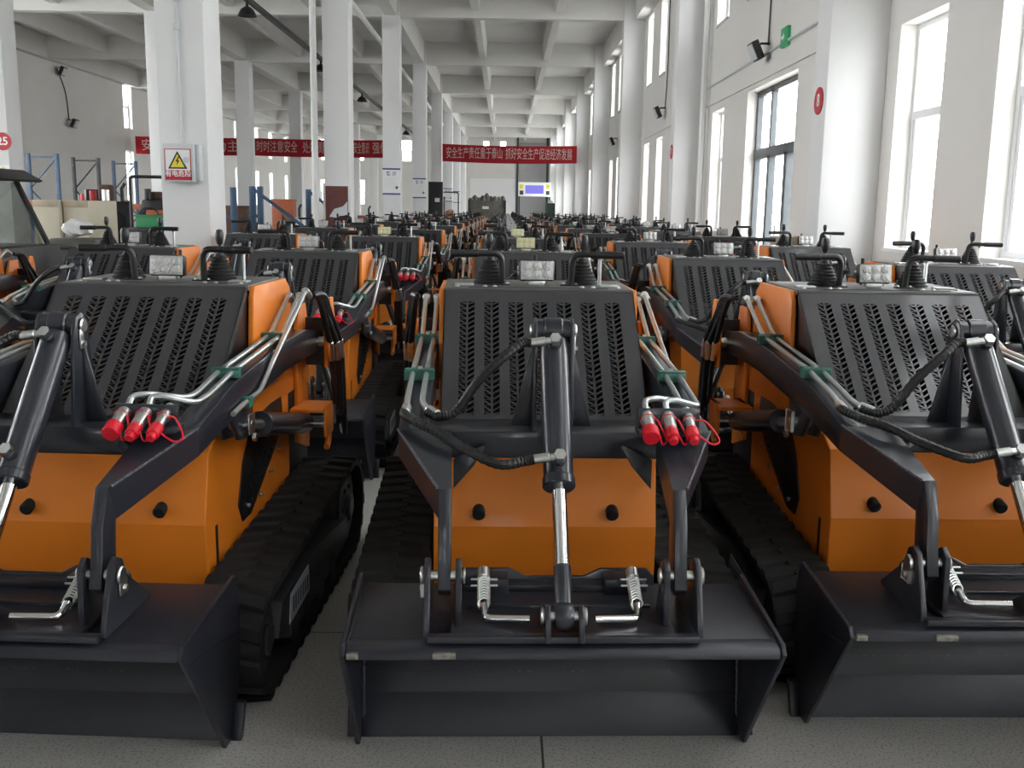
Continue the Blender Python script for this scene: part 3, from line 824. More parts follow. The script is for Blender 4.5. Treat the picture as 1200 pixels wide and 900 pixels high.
        fl = MB().box(s * .128 - .04, s * .128 + .03, .985, 1.015, 1.244, 1.249, 'plastic', .002)
        for dx in (-.03, .02): fl.lathe([(.008, 0), (.008, .004), (0, .007)], 'zinc', 8, Matrix.Translation((s * .128 + dx, 1.0, 1.249)))
        part('bar_flange', fl, g_)
    tg = MB(); tg.cyl((.0, 1.12, 1.245), (0, 1.12, 1.33), .004, 'plastic', 8); tg.cyl((0, 1.12, 1.325), (0, 1.12, 1.35), .007, 'plastic', 10, bev=.002)
    part('throttle_lever', tg, lod='controls')
    pp = MB().cyl((.245, 1.10, 1.245), (.245, 1.10, 1.345), .007, 'pipe', 8); pp.cyl((.245, 1.10, 1.34), (.235, 1.08, 1.355), .009, 'zinc', 8)
    part('lever_rod', pp, lod='controls')
    # loose zip-tie end near the rear mount (right)
    def tree(o): return [o] + [d for c in ch[o] for d in tree(c)]
    for c in ch[root]:
        nm = c.name.split('.')[0]
        if nm in ('body', 'hood', 'control_deck', 'work_lamp', 'joystick', 'grab_bar', 'throttle_lever', 'lever_rod', 'engine', 'rear_bulkhead', 'upright', 'hanging_hose'):
            for o in tree(c):
                for v in o.data.vertices: v.co = (v.co.x * 1.045, v.co.y + .15, max(v.co.z * 1.0519 - .0761, .06))
        elif nm in ('boom_arm', 'lift_cylinder'):
            for o in tree(c):
                for v in o.data.vertices:
                    y = v.co.y
                    if y > .3: v.co.y = .3 + (y - .3) * 1.125
                    if y > .5: v.co.z -= .035 * (y - .5)
    return root, ch

LOD = {}; LODOF = {}
full, CH = make_loader()

# ---- lighter version for rows further back: same shapes, parts joined by function
LODNAMES = {'bucket': 'bucket', 'boom': 'boom_arms', 'tilt_cylinder': 'tilt_cylinder', 'hoses': 'hydraulic_hoses', 'couplers': 'red_capped_couplers', 'body': 'body', 'hood': 'hood',
            'lamp': 'work_lamp', 'controls': 'control_handles', 'track_l': 'rubber_track', 'track_r': 'rubber_track', 'latch': 'spring_latch'}
def join_mesh(objs, name):
    vs = []; fs = []; ms = []; mats = []
    for o in objs:
        me = o.data; b = len(vs)
        vs += [v.co[:] for v in me.vertices]
        for p in me.polygons:
            fs.append([b + i for i in p.vertices]); k = me.materials[p.material_index]
            if k not in mats: mats.append(k)
            ms.append(mats.index(k))
    m = bpy.data.meshes.new(name); m.from_pydata(vs, [], fs)
    for k in mats: m.materials.append(k)
    m.polygons.foreach_set('material_index', ms); m.polygons.foreach_set('use_smooth', [True] * len(fs)); m.set_sharp_from_angle(angle=R(33)); m.update()
    return m
def descend(o): return [o] + [d for c in CH[o] for d in descend(c)]
def make_lite(skip=()):
    r = bpy.data.objects.new('mini_track_loader', None); r.empty_display_size = .2; COL.objects.link(r); ch = {r: []}
    for c in CH[full]:
        nm = c.name.split('.')[0]
        if nm in skip: continue
        o = bpy.data.objects.new(nm, join_mesh(descend(c), nm)); COL.objects.link(o); o.parent = r; ch[r].append(o); ch[o] = []
        if nm == 'quick_coupler': o['label'] = 'steel coupler with red cap'
    return r, ch
lite, LCH = make_lite(('engine',))
far, FCH = make_lite(('engine', 'spring_latch', 'coupler_plate', 'throttle_lever', 'lever_rod', 'hanging_hose', 'attach_plate', 'lift_cylinder'))

# ---- the ranks
FILES = {  # file: (phrase, base x, last y, [(x, y, yaw deg) of the nearest ones])
    'mid': ('in the middle file', .07, 41, [(.155, 2.70, 1.7), (.145, 5.85, .3), (.11, 8.95, -.4)]),
    'left': ('in the file left of the middle one', -1.20, 41, [(-1.335, 2.68, -2.6), (-1.30, 5.5, -.2), (-1.20, 8.9, .4)]),
    'right': ('in the file right of the middle one', 1.33, 41, [(1.49, 2.84, 1.0), (1.41, 5.35, .2), (1.37, 8.4, .2)]),
    'wall': ('in the file along the window wall', 2.60, 38, [(2.675, 4.95, 0), (2.66, 7.75, .3), (2.60, 10.95, -.2)]),
    'out': ('in the file nearest the big left columns', -2.46, 34, [(-2.56, 5.75, 0), (-2.50, 9.3, -.2), (-2.46, 12.5, .2)]),
    'edge': ('at the left edge, outside the big columns', -3.95, 4, [(-3.93, 5.6, 0)]),
}
ORD = ['frontmost', 'second', 'third', 'fourth', 'fifth', 'sixth', 'seventh', 'eighth', 'ninth', 'tenth', 'eleventh', 'twelfth', 'thirteenth', 'fourteenth', 'fifteenth']
PITCH = 3.2
used = set(); FILMED = []
for f, (phrase, base, ylast, rows) in FILES.items():
    rows = list(rows)
    while rows[-1][1] + PITCH < ylast:
        x, y, a = rows[-1]
        rows.append((base, y + PITCH + random.uniform(-.06, .12), random.uniform(-.3, .3)))
    for i, (x, y, a) in enumerate(rows):
        key, proto, ch = ('full', full, CH) if y < 7.9 else ('lite', lite, LCH) if y < 19 else ('far', far, FCH)
        o = copy_tree(proto, ch) if key in used else proto; used.add(key)
        o.location = (x, y, 0); o.rotation_euler = (0, 0, R(a))
        if (f, i) == ('mid', 0): lab = 'orange mini track loader front and centre, facing straight on, whole bucket showing'
        elif (f, i) == ('left', 0): lab = 'front-row mini track loader left of centre, right track and red couplers showing'
        elif (f, i) == ('right', 0): lab = 'front-row mini track loader right of centre, window glare on its grille'
        elif f == 'edge': lab = 'orange mini track loader cut by the left frame edge, below the dark cab'
        else: lab = 'mini track loader, %s from the front %s' % (ORD[i] if i else 'first', phrase)
        if (f, i) in {('mid', 1), ('mid', 2), ('left', 2)}: FILMED.append(o)
        tag(o, lab, 'loader', 'mini track loaders parked in ranks')

# some lamps keep their yellow film
FILM = {}
def film(o):
    for c in [o] + list(o.children_recursive):
        if c.type == 'MESH' and M['lens'].name in [m.name for m in c.data.materials]:
            if c.data.name not in FILM:
                me = c.data.copy(); me.materials[[m.name for m in me.materials].index(M['lens'].name)] = M['film']; FILM[c.data.name] = me
            c.data = FILM[c.data.name]
for o in FILMED: film(o)
bpy.context.view_layer.update()

# ================================================================== THINGS IN THE HALL
def floor_lamp_unit(name, label, x, y, z, yaw=0., cable=None, s=1.0):
    r = empty('wall_lamp', label, 'floodlight', (x, y, z), yaw, 'wall floodlights')
    MB().box(-.13 * s, .13 * s, -.22 * s, -.14 * s, -.12 * s, .10 * s, 'blacksteel', .01, Matrix.Rotation(R(25), 4, 'X')).build('lamp_housing', r)
    MB().box(-.11 * s, .11 * s, -.235 * s, -.22 * s, -.10 * s, .08 * s, 'boxgrey', .004, Matrix.Rotation(R(25), 4, 'X')).build('lamp_glass', r)
    MB().tube([(0, 0, 0), (0, -.1 * s, 0), (0, -.16 * s, -.05 * s)], .018, 'blacksteel').build('lamp_bracket', r)
    return r
# right-wall floodlights, faces turned into the hall
floor_lamp_unit('floodlight', 'black floodlight on the right wall above the glass door, nearest of three', XR, 15.3, 3.98, R(-90), s=1.25)
floor_lamp_unit('floodlight', 'black floodlight on the right wall, second along beyond the glass door', XR, 25.0, 4.0, R(-90), s=1.25)
floor_lamp_unit('floodlight', 'black floodlight on the right wall, farthest of the three', XR, 35.6, 4.0, R(-90), s=1.25)
floor_lamp_unit('floodlight', 'upper black floodlight on the bare left wall', XL, 40.2, 6.65, R(90), s=1.6)
floor_lamp_unit('floodlight', 'lower black floodlight on the bare left wall, below the cable', XL, 41.0, 4.75, R(90), s=1.6)
def cable(label, pts, r=.014, k='blacksteel', smooth=0, name='cable', cat='cable'):
    return tag(MB().tube(pts, r, k, 7, smooth=smooth).build(name), label, cat)
cable('thin grey cable dropping to the floodlight over the glass door', [(XR - .02, 15.2, 6.8), (XR - .02, 15.0, 5.4), (XR - .02, 15.25, 4.9), (XR - .02, 15.3, 4.0)], .013, 'dframe', 6)
cable('thin grey cable dropping to the second floodlight on the right wall', [(XR - .02, 24.9, 6.8), (XR - .02, 24.8, 5.0), (XR - .02, 25, 4.0)], .013, 'dframe', 6)
cable('thin dark cable running down the bare left wall between two floodlights', [(XL + .04, 40.2, 6.6), (XL + .04, 40.8, 5.8), (XL + .04, 41.0, 4.75)], .02, 'blacksteel', 6)
cable('dark conduit strip on the right wall above the glass door', [(XR - .02, 11.3, 3.86), (XR - .02, 19.85, 3.86)], .022, 'boxgrey', name='wall_conduit', cat='conduit')
cable('grey conduit strip on the right wall above the nearest windows', [(XR - .02, -5, 3.66), (XR - .02, 10.35, 3.66)], .022, 'boxgrey', name='wall_conduit', cat='conduit')
cable('white pipe standing up the right wall beside the second wall pillar', [(XR - .12, 19.6, 0), (XR - .12, 19.6, 6.8)], .06, 'column', name='drain_pipe', cat='pipe')
# exit sign
r = empty('exit_sign', 'small green exit sign on the wall above the glass door', 'sign', (XR, 14.35, 3.92), R(-90))
MB().box(-.17, .17, -.05, -.005, -.13, .13, 'exit', .006).build('sign_box', r)
ar = MB().prism([(-.12, -.02), (-.12, .02), (-.03, .02), (-.03, .06), (.03, 0), (-.03, -.06), (-.03, -.02)], -.055, -.049, 'white', 'y'); ar.build('arrow', r)
# pillar numbers
def disc(num, label, x, y, z, rz, rad=.17):
    r = empty('number_sign', label, 'sign', (x, y, z), rz)
    mb = MB(); mb.cyl((0, 0, 0), (0, -.012, 0), rad, 'signred', 32); mb.build('disc_plate', r)
    text_obj(num, rad * 1.25, 'white', 'number', r, (0, -.013, 0), bold=.004)
disc('8', 'red disc with a white 8 on the pillar beyond the nearest windows', PX, YC + .22, 2.68, R(-90), .14)
disc('25', 'red disc with white 25 on the far-left column', COL2X[1] - .10, YC + BAY - .005, 2.66, 0, .17)
disc('7', 'red numbered disc on the second pillar of the right wall', PX, YC + BAY + .22, 2.68, R(-90), .14)
r = empty('warning_sign', 'small yellow sticker on the far-left column under the 25 disc', 'sign', (COL2X[1] - .12, YC + BAY - .004, 2.1), 0)
MB().box(-.12, .12, -.006, 0, -.11, .11, 'white').build('sticker_base', r); MB().prism([(-.09, -.08), (.09, -.08), (0, .09)], -.009, -.005, 'signyellow', 'y').build('sticker_triangle', r)
# electric box on the first column
r = empty('electric_box', 'light grey electric box with a yellow warning sign on the big left column', 'box', (-3.32, YC, 1.93))
MB().box(-.155, .155, -.17, 0, -.19, .19, 'boxgrey', .006).build('box_body', r)
MB().box(.157, .20, -.12, -.005, -.18, .185, 'boxgrey', .01).build('box_side', r)
sg = MB().box(-.135, .125, -.176, -.17, -.17, .135, 'white').build('warning_sign', r)
fr_ = MB()
for a in ((-.138, -.130, -.172, .138), (.120, .128, -.172, .138)): fr_.box(a[0], a[1], -.178, -.170, a[2], a[3], 'signred')
fr_.box(-.138, .128, -.178, -.170, .130, .138, 'signred'); fr_.box(-.138, .128, -.178, -.170, -.172, -.075, 'signred'); fr_.build('sign_border', sg)
MB().prism([(-.105, -.06), (.09, -.06), (-.008, .115)], -.179, -.171, 'black', 'y').build('sign_triangle_edge', sg)
MB().prism([(-.078, -.046), (.064, -.046), (-.008, .086)], -.181, -.171, 'signyellow', 'y').build('sign_triangle', sg)
MB().prism([(.002, .06), (-.026, .012), (-.008, .012), (-.018, -.03), (.014, .022), (-.004, .022), (.012, .06)], -.183, -.18, 'black', 'y').build('lightning_bolt', sg)
text_obj('有电危险', .066, 'white', 'sign_lettering', sg, (-.005, -.1795, -.112), bold=.001)
MB().prism([(.04, .03), (.075, .06), (.11, .045), (.10, .0), (.06, -.01)], -.184, -.181, 'boxgrey', 'y').build('torn_patch', sg)
r = empty('conduit_pipe', 'thin conduit running down the big left column to the electric box', 'pipe', (-3.33, YC - .02, 2.12))
MB().tube([(0, 0, 0), (0, 0, 4.6)], .013, 'boxgrey').build('conduit', r)
for z in (1.15, 1.42): MB().box(-.03, .03, -.03, .015, z - .03, z + .03, 'boxgrey', .006).build('conduit_clip', r)
# downpipe and framed panel at the second column
r = tag(MB().tube([(-3.71, YC + BAY - .15, 0), (-3.71, YC + BAY - .15, ZB)], .062, 'column', 14).build('drain_pipe'), 'white vertical pipe just left of the second column', 'pipe')
r = empty('framed_panel', 'white-framed dark red panel on the second column', 'board', (-3.315, YC + BAY, 1.42))
MB().box(-.27, .27, -.06, 0, -.55, .55, 'column', .006).build('panel_frame', r)
MB().box(-.22, .22, -.075, -.06, -.5, .49, 'brown').build('panel_face', r)
MB().prism([(-.15, -.1), (-.05, .05), (.12, .1), (.21, .2), (.21, -.05), (.0, -.12)], -.08, -.074, 'boxgrey', 'y').build('torn_paper', r)
# posters on the columns down the hall
for k, w in zip(range(2, 7), ('third', 'fourth', 'fifth', 'sixth', 'seventh')):
    y = YC + BAY * k
    r = empty('column_poster', 'white poster with blue header on the %s column of the near row' % w, 'poster', (-3.315, y, 2.25), 0, 'posters on the columns')
    MB().box(-.255, .255, -.012, 0, -.375, .375, 'white').build('sheet', r)
    MB().box(-.255, .255, -.016, -.011, .33, .375, 'printblue').build('header_band', r)
    MB().box(-.255, .255, -.016, -.011, -.375, -.33, 'printblue').build('footer_band', r)
    text_obj('警 示', .13, 'printblue', 'poster_title', r, (0, -.014, .215), bold=.001)
    ln = MB()
    for j in range(7): ln.box(-.2, .2 - .05 * (j % 3), -.0135, -.012, .10 - j * .05, .108 - j * .05, 'boxgrey')
    ln.build('text_lines', r)
    MB().prism([(.10, -.17), (.14, -.14), (.15, -.10), (.17, -.14), (.21, -.17), (.17, -.19), (.15, -.24), (.13, -.19)], -.016, -.012, 'printblue', 'y').build('emblem', r)
# banners
def banner(label, x0, x1, y, z, words, sag=.06, h=.80):
    r = empty('hanging_banner', label, 'banner', (x0, y, z))
    mb = MB(); N = 24; vs = []; fs = []
    for i in range(N + 1):
        t = i / N; x = (x1 - x0) * t; dz = -sag * math.sin(math.pi * t); yy = .03 * math.sin(t * 9)
        vs += [(x, yy, dz - h / 2), (x, yy, dz + h / 2), (x, yy + .012, dz + h / 2), (x, yy + .012, dz - h / 2)]
    for i in range(N):
        for k in range(4): fs.append((i * 4 + k, i * 4 + (k + 1) % 4, i * 4 + 4 + (k + 1) % 4, i * 4 + 4 + k))
    fs += [(0, 1, 2, 3), (N * 4 + 3, N * 4 + 2, N * 4 + 1, N * 4)]
    mb.raw(vs, fs, 'banner'); mb.build('banner_cloth', r)
    L = (x1 - x0)
    for (txt, a, b) in words:
        text_obj(txt, .56, 'bannertext', 'banner_lettering', r, ((a + b) / 2 * L, -.05, -sag * math.sin(math.pi * (a + b) / 2) * .95), fit=(b - a) * L, bold=.002)
    return r
YB = YC + BAY * 4 - .25
banner('red banner with white Chinese slogan hanging between column and window wall', -3.02, 3.28, YB, 4.08, [('安全生产责任重于泰山', .03, .445), ('抓好安全生产促进经济发展', .47, .965)])
banner('red banner with Chinese slogan hanging left of the centre columns', -11.95, -5.55, YB, 4.2, [('时时注意安全', .04, .335), ('处处预防事故', .375, .66), ('全员安全意识', .69, .86), ('强化', .885, .99)], .03)
banner('red banner partly hidden behind the two columns on the left', -17.35, -12.25, YB, 4.2, [('安全第一 预防为主', .06, .94)], .03)
# roof service rail with hanging lamps
r = empty('cable_tray', 'long black cable tray under the ceiling of the middle bay', 'cable tray', (-6.5, 2, 6.55))
MB().box(-.07, .07, 0, 78, -.05, .05, 'blacksteel').build('tray', r)
for j, y in enumerate((20, 30, 40, 50, 60)):
    q = empty('pendant_lamp', 'black pendant lamp under the cable tray, %s along' % ORD[j].replace('frontmost', 'first'), 'lamp', (-6.5, y + 6, 6.5), 0, 'pendant lamps under the cable tray')
    MB().lathe([(0, 0), (.03, 0), (.04, -.12), (.16, -.2), (.24, -.36), (.22, -.36), (.0, -.24)], 'blacksteel', 18).build('lamp_shade', q)
tag(MB().tube([(-3.95, 2, 6.55), (-3.95, 80, 6.55)], .07, 'column', 12).build('ceiling_pipe'), 'white pipe running under the ceiling beside the near column row', 'pipe')
# rack uprights at the left wall
def rack_frame(label, x, y, h, d, k, rz=0.):
    r = empty('rack_upright', label, 'rack', (x, y, 0), rz, 'bare pallet rack uprights')
    for a in (0, d): MB().box(a - .05, a + .05, -.04, .04, 0, h, k, .004).build('post', r)
    z = h - .1; i = 0
    while z - .85 > .2:
        MB().tube([(0, 0, z if i % 2 else z - .85), (d, 0, z - .85 if i % 2 else z)], .022, k, 6).build('diagonal_brace', r); z -= .85; i += 1
    MB().box(0, d, -.02, .02, h - .12, h - .07, k).build('cross_bar', r)
    MB().box(0, d, -.02, .02, .2, .25, k).build('cross_bar', r)
rack_frame('blue rack upright nearest the left wall column', -13.1, 28, 2.82, .78, 'blue')
rack_frame('black rack upright between two blue ones by the left wall', -13.15, 31, 2.86, .75, 'blacksteel')
rack_frame('slim dark blue rack upright behind the forklift frame', -13.1, 34, 2.9, .75, 'blue')
r = empty('rack_beam', 'orange rack beam laid along the crates by the left wall', 'rack', (-12.9, 26.6, 1.5))
MB().box(0, 3.0, -.05, .05, -.06, .06, 'rackorange', .004).build('beam_bar', r)
for a in (0.02, 2.98): MB().box(a - .03, a + .03, -.06, .06, -1.5, .1, 'rackorange').build('beam_end', r)
r = empty('rack_beam', 'orange rack beam beside the dark machine parts on the left', 'rack', (-9.9, 25.4, 1.43))
MB().box(0, 1.5, -.05, .05, -.07, .07, 'rackorange', .004).build('beam_bar', r)
for a in (0.02, 1.48): MB().box(a - .03, a + .03, -.06, .06, -1.43, .1, 'rackorange').build('beam_end', r)
# beige crates
for (x0, x1, y, lab) in ((-7.56, -7.15, 16.2, 'beige board crate nearest the cab, left one of the pair'), (-7.12, -6.72, 16.3, 'beige board crate beside the dark engines, right one of the pair')):
    r = empty('board_crate', lab, 'crate', ((x0 + x1) / 2, y, 0), 0, 'beige board crates')
    w = (x1 - x0) / 2
    MB().box(-w, w, 0, 1.2, .12, 1.55, 'beige', .008).build('crate_box', r)
    for a in (-w + .05, 0, w - .05): MB().box(a - .04, a + .04, 0, 1.2, 0, .12, 'wood').build('runner', r)
    MB().box(-w, w, -.012, 0, 1.44, 1.55, 'wood', .002).build('batten', r)
# cab of a larger loader
r = empty('cab_loader', 'dark cab with sloping windscreen of a larger loader on the left', 'loader', (-6.15, 10.55, 0))
MB().prism([(-.95, 1.86), (-1.0, 1.80), (-1.0, 1.77), (.68, 1.74), (.72, 1.76), (.5, 1.88)], 0, 1.4, 'blacksteel', 'y', bev=.01).build('cab_roof', r)
for (p, q) in (((.40, .05, 1.75), (.72, -.25, 1.02)), ((-.9, .05, 1.75), (-.95, -.25, 1.02)), ((.42, 1.35, 1.75), (.75, 1.35, 1.02)), ((-.15, .03, 1.75), (-.13, -.26, 1.02))):
    MB().tube([p, q], .035, 'blacksteel', 8).build('cab_post', r)
gl = MB().hexa([(-.92, -.25, 1.02), (.69, -.25, 1.02), (.69, -.245, 1.02), (-.92, -.245, 1.02), (-.88, .05, 1.75), (.38, .05, 1.75), (.38, .055, 1.75), (-.88, .055, 1.75)], 'cabglass'); gl.build('windscreen', r)
gl = MB().hexa([(.71, -.2, 1.02), (.71, 1.32, 1.02), (.715, 1.32, 1.02), (.715, -.2, 1.02), (.41, .06, 1.74), (.42, 1.32, 1.74), (.425, 1.32, 1.74), (.415, .06, 1.74)], 'cabglass'); gl.build('side_window', r)
MB().box(-.92, .70, -.24, -.2, 1.24, 1.30, 'blacksteel').build('cab_rail', r)
MB().box(-.98, .42, .02, .08, 1.58, 1.75, 'blacksteel').build('cab_visor', r)
MB().prism([(-.4, .35), (-.35, 1.03), (1.45, 1.03), (1.5, .35)], -1.0, .85, 'blacksteel', 'x', bev=.02).build('cab_base', r)
MB().prism([(-.38, 1.0), (-1.1, .86), (-1.15, .45), (-.38, .4)], -.9, .95, 'olive', 'x', bev=.02).build('nose', r)
for s in (-1, 1): MB().cyl((-.05 + s * .88 - .14, .5, .38), (-.05 + s * .88 + .14, .5, .38), .38, 'rubber', 24, bev=.05).build('wheel', r)
for s in (-1, 1): MB().cyl((-.05 + s * .88 - .14, -.75, .38), (-.05 + s * .88 + .14, -.75, .38), .38, 'rubber', 24, bev=.05).build('wheel', r)
# forklifts / roll-bar tractors in the left bay
def tractor(label, x, y, rz, bar_h, k='blacksteel', seat='rackorange'):
    r = empty('roll_bar_tractor', label, 'tractor', (x, y, 0), rz)
    MB().prism([(-.5, .35), (-.5, .95), (.1, 1.05), (.75, .8), (.8, .4)], -.4, .4, k, 'x', bev=.03).build('chassis', r)
    MB().tube(fillet([(-.45, .35, .8), (-.45, .35, bar_h), (.45, .35, bar_h), (.45, .35, .8)], .08), .03, k, 8).build('roll_bar', r)
    MB().box(-.25, .25, .2, .6, 1.0, 1.1, seat, .03).build('seat', r); MB().box(-.25, .25, .58, .68, 1.05, 1.4, seat, .03).build('seat_back', r)
    MB().tube([(0, -.35, .95), (0, -.2, 1.28)], .02, k, 8).build('steering_column', r)
    pts = [(.17 * math.cos(a * .5236), -.18 - .06 * math.sin(a * .5236), 1.3 + .15 * math.sin(a * .5236)) for a in range(13)]
    MB().tube(pts, .014, k, 7).build('steering_wheel', r)
    for sx in (-1, 1):
        for (yy, rr) in ((-.35, .28), (.5, .36)): MB().cyl((sx * .42, yy, rr), (sx * .60, yy, rr), rr, 'rubber', 22, bev=.04).build('wheel', r)
    return r
tractor('black roll-bar tractor between crates and the big left column', -6.42, 18.35, .1, 2.0)
tractor('roll-bar machine with orange seat beyond the third column', -2.62, 47.2, .2, 2.25)
tractor('black roll-bar machine beyond the first and second columns', -6.9, 40.5, -.2, 2.5)
def engine_unit(label, x, y, rz=0., s=1., seed=1, h=1.45, lift=0.):
    rnd = random.Random(seed)
    r = empty('engine_unit', label, 'engine', (x, y, 0), rz)
    st = MB().box(-.42 * s, .42 * s, -.35, .35, lift, lift + .14, 'blacksteel', .01)
    st.build('stand', r); Q = r
    if lift:
        for a in (-.36, .36):
            for b in (-.3, .3): MB().box(a * s - .03, a * s + .03, b - .03, b + .03, 0, lift, 'blacksteel').build('stand_leg', r)
    n0 = len(r.children)
    MB().prism([(-.32, .14), (-.36, .7), (-.2, 1.0), (.25, 1.0), (.36, .6), (.32, .14)], -.3 * s, .3 * s, 'blacksteel', 'x', bev=.03).build('block', r)
    MB().cyl((0, -.36, .62), (0, -.42, .62), .2, 'rubber', 20, bev=.01).build('flywheel', r)
    MB().tube([(.12, .1, 1.0), (.12, .1, h), (.18, .1, h + .1)], .035, 'blacksteel', 8).build('exhaust', r)
    MB().box(-.28, -.02, -.1, .25, 1.0, 1.0 + .12 + rnd.random() * .2, rnd.choice(['rust', 'olive', 'blacksteel']), .03).build('air_filter', r)
    MB().cyl((-.15, -.2, 1.0), (-.15, -.2, 1.22), .07, rnd.choice(['zinc', 'signred', 'blacksteel']), 14, bev=.01).build('oil_filter', r)
    for c in r.children:
        if c.name.split('.')[0] in ('block', 'flywheel', 'exhaust', 'air_filter', 'oil_filter'): c.location.z = lift
    return r
engine_unit('dark engine unit on a stand just right of the beige crates', -7.55, 19.6, .3, 1., 2, 1.25, .55)
engine_unit('dark engine unit on a stand behind the roll-bar tractor', -7.3, 21.4, -.3, 1., 4, 1.35, .6)
engine_unit('dark engine unit on a stand under the black rack upright', -8.65, 21.6, .5, 1., 5, 1.2, .55)
engine_unit('dark engine unit behind the crates under the orange rack beam', -9.6, 23.6, .1, 1., 7, 1.2, .5)
engine_unit('dark engine unit under the blue frames in the left bay', -7.9, 31.0, .3, 1., 6)
engine_unit('dark engine unit left of the white vertical pipe', -5.6, 27.2, .8, 1., 8)
engine_unit('dark engine unit beyond the second column', -5.0, 36.0, .2, 1., 9)
# blue machine frames beyond the first column
def blue_frame(label, x, y, w, h, flip=1):
    r = empty('blue_stand', label, 'stand', (x, y, 0), 0, 'blue steel stands')
    for a in (0, w): MB().box(a - .07, a + .07, -.07, .07, 0, h, 'blue', .005).build('post', r)
    MB().tube([(0, -.03, h - .05), (flip * 1.3, -.03, h - 1.0)], .045, 'blue', 8).build('sloping_brace', r)
    MB().box(0, w, -.04, .04, .55, .65, 'blue').build('cross_bar', r); MB().box(0, w, -.04, .04, h * .6, h * .6 + .08, 'blue').build('cross_bar', r)
blue_frame('blue steel stand next to the big left column', -7.5, 25.6, .62, 1.95, -1)
blue_frame('blue steel stand with sloping brace, second from the big column', -6.6, 26.4, .2, 2.0)
blue_frame('blue steel stand nearest the white vertical pipe', -5.85, 30.0, .22, 2.0)
for i, (x, y, lab) in enumerate(((-7.2, 27.2, 'rust brown parts bin inside the left blue stand'), (-6.4, 29.2, 'orange parts bin between the blue stands'), (-2.95, 44.0, 'brown cabinet beyond the third column'))):
    r = empty('parts_bin', lab, 'bin', (x, y, 0))
    kk = ('rust', 'rackorange', 'olive')[i]; hh = (1.5, 1.7, 2.0)[i]
    MB().box(-.3, .3, -.25, .25, .1, hh, kk, .015).build('bin_body', r); MB().box(-.32, .32, -.27, .27, hh - .05, hh, kk, .008).build('bin_rim', r)
    for a in (-.25, .25): MB().box(a - .04, a + .04, -.2, .2, 0, .1, 'blacksteel').build('bin_foot', r)
# tall black cabinet, far container, LED board, dark green cabinet
r = empty('tall_cabinet', 'tall black cabinet standing beyond the fourth column', 'cabinet', (-2.75, 39.6, 0))
MB().box(-.28, .28, -.2, .2, 0, 2.52, 'blacksteel', .01).build('cabinet_body', r); MB().box(-.25, .25, -.215, -.2, .08, 2.46, 'plastic', .004).build('cabinet_door', r); MB().box(-.02, .16, -.225, -.214, 1.75, 1.9, 'boxgrey').build('door_label', r)
r = empty('parts_container', 'dark grey steel container heaped with parts far down the hall', 'container', (-1.05, 56.0, 0))
bx = MB().box(-1.0, 1.0, -.7, .7, .1, 1.95, 'olive', .02)
for a in (-.98, .98): bx.box(a - .06, a + .06, -.75, .75, 0, 1.98, 'blacksteel')
bx.box(-.25, .1, -.715, -.7, 1.5, 1.65, 'boxgrey'); bx.build('container_box', r)
for i in range(9):
    x = -.9 + i * .22; hgt = .14 + .16 * abs(math.sin(i * 1.7)) + (.2 if i == 4 else 0)
    MB().lathe([(0, 0), (.17, 0), (.15, hgt * .6), (.06, hgt), (0, hgt)], 'olive', 9, Matrix.Translation((x, -.2 + .15 * (i % 3), 1.95))).build('heaped_part', r)
r = empty('led_board', 'lit purple electronic board hung before the far roller door', 'screen', (2.12, 76.0, 3.0))
MB().box(-1.22, 1.22, 0, .12, -.52, .52, 'whitewall', .01).build('board_case', r); MB().box(-.7, .68, -.01, 0, -.32, .30, 'screen').build('board_screen', r)
for (x, z) in ((-.98, .2), (-.98, -.25), (.98, .2), (.98, -.25)): MB().box(x - .14, x + .14, -.008, 0, z - .15, z + .15, 'signyellow' if z > 0 else 'dgreen').build('board_emblem', r)
for a in (-1.15, 1.15): MB().box(a - .05, a + .05, .02, .1, -3.0, -.5, 'dframe').build('board_post', r)
r = empty('green_cabinet', 'dark green cabinet at the far end right of the purple board', 'cabinet', (3.0, 68.0, 0))
MB().box(-.3, .3, -.25, .25, 0, 1.95, 'dgreen', .01).build('cabinet_body', r); MB().box(-.27, .27, -.265, -.25, .1, 1.88, 'dgreen', .004).build('cabinet_door', r); MB().lathe([(.0, 0), (.22, 0), (.2, .12), (0, .2)], 'bag', 12, Matrix.Translation((0, 0, 1.95))).build('white_top', r)
# cardboard stack by the glass door
z = 0
STK = [('rust', .46, .42, .30), ('card', .5, .5, .22), ('rust', .48, .46, .20), ('card', .47, .46, .20), ('card', .5, .5, .16), ('wood', .48, .5, .16)]
for i, (k, w, d, h) in enumerate(STK):
    r = empty('carton', '%s carton in the stack by the glass door, %s from the floor' % ({'rust': 'red-brown', 'card': 'brown cardboard', 'wood': 'pale'}[k], ORD[i].replace('frontmost', 'lowest').replace('second', 'second up')), 'box', (3.575 + .01 * (i % 2), 12.4 + .02 * (i % 3), z), R(2 * (i % 3) - 2), 'stack of cartons by the door')
    MB().box(-w / 2, w / 2, -d / 2, d / 2, .001, h - .001, k, .008).build('carton_body', r); MB().box(-.03, .03, -d / 2 - .002, d / 2 + .002, h - .004, h + .0005, 'wood').build('tape', r)
    z += h
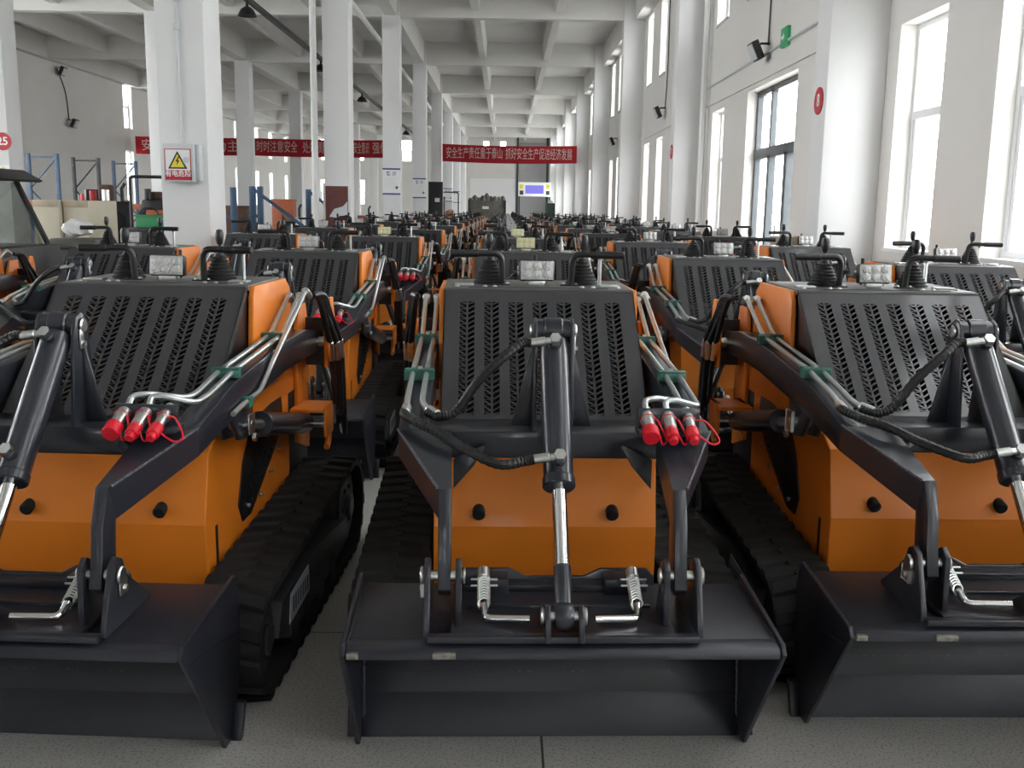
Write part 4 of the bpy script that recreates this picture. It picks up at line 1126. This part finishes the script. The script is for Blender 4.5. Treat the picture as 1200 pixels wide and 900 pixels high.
# white bag and green crate in the clutter
r = empty('engine_unit', 'dark engine unit at the back left behind the far-left file of loaders', 'engine', (-6.0, 14.3, 0))
MB().box(-.4, .4, -.35, .35, 0, .88, 'blacksteel', .03).build('block', r); MB().box(-.35, .3, -.3, .3, .88, 1.02, 'olive', .03).build('air_filter', r)
bagm = bmesh.new(); bmesh.ops.create_icosphere(bagm, subdivisions=3, radius=.2)
for v in bagm.verts: v.co *= 1 + .22 * math.sin(v.co.x * 23 + v.co.z * 17) * math.cos(v.co.y * 19); v.co.z *= .6
tag(MB().bm(bagm, 'bag', Matrix.Translation((-6.03, 14.25, 1.165))).build('plastic_bag'), 'crumpled white plastic bag on the dark engine behind the loaders', 'bag')
r = empty('plastic_crate', 'green plastic crate on a black stand behind the far-left loaders', 'crate', (-5.6, 16.2, 1.14))
MB().box(-.26, .26, -.2, .2, 0, .2, 'green', .01).build('crate_box', r); MB().box(-.28, .28, -.22, .22, .17, .2, 'green', .004).build('crate_rim', r)
r = empty('black_stand', 'black steel stand carrying the green crate', 'stand', (-5.6, 16.2, 0))
MB().box(-.35, .35, -.3, .3, 1.08, 1.14, 'blacksteel', .005).build('stand_top', r)
for a in (-.3, .3):
    for b in (-.25, .25): MB().box(a - .03, a + .03, b - .03, b + .03, 0, 1.08, 'blacksteel').build('leg', r)

# ================================================================== LIGHT
w = bpy.data.worlds.new('World'); scene.world = w; w.use_nodes = True
bg = w.node_tree.nodes['Background']; bg.inputs['Color'].default_value = (.97, .985, 1.0, 1); bg.inputs['Strength'].default_value = 17.0
for i, (a, b, z0, z1, axis, t, inward) in enumerate(portals):
    li = bpy.data.lights.new('window_portal', 'AREA'); li.shape = 'RECTANGLE'; li.size = b - a; li.size_y = z1 - z0
    li.cycles.is_portal = True
    o = bpy.data.objects.new('window_portal', li); COL.objects.link(o)
    if axis == 'y': o.location = (t, (a + b) / 2, (z0 + z1) / 2); d = Vector((inward, 0, 0))
    else: o.location = ((a + b) / 2, t, (z0 + z1) / 2); d = Vector((0, inward, 0))
    o.rotation_euler = d.to_track_quat('-Z', 'Y').to_euler()

# ================================================================== CAMERA
cam = bpy.data.cameras.new('camera'); co = bpy.data.objects.new('camera', cam); COL.objects.link(co)
cam.sensor_width = 36; cam.lens = 36 * 1167 / 1200
PITCHD, YAW, ROLL = 9.96, -.49, .9
rot = Matrix.Rotation(R(YAW), 4, 'Z') @ Matrix.Rotation(R(90 - PITCHD), 4, 'X') @ Matrix.Rotation(R(ROLL), 4, 'Z')
co.matrix_world = Matrix.Translation((0, 0, 1.52)) @ rot
cam.clip_end = 400
scene.camera = co
scene.view_settings.view_transform = 'Standard'; scene.view_settings.look = 'None'
scene.view_settings.gamma = 1; scene.view_settings.use_curve_mapping = False
scene.view_settings.exposure = -.42
scene.cycles.max_bounces = 8; scene.cycles.diffuse_bounces = 5; scene.cycles.glossy_bounces = 4; scene.cycles.transparent_max_bounces = 16
scene.cycles.sample_clamp_indirect = 8
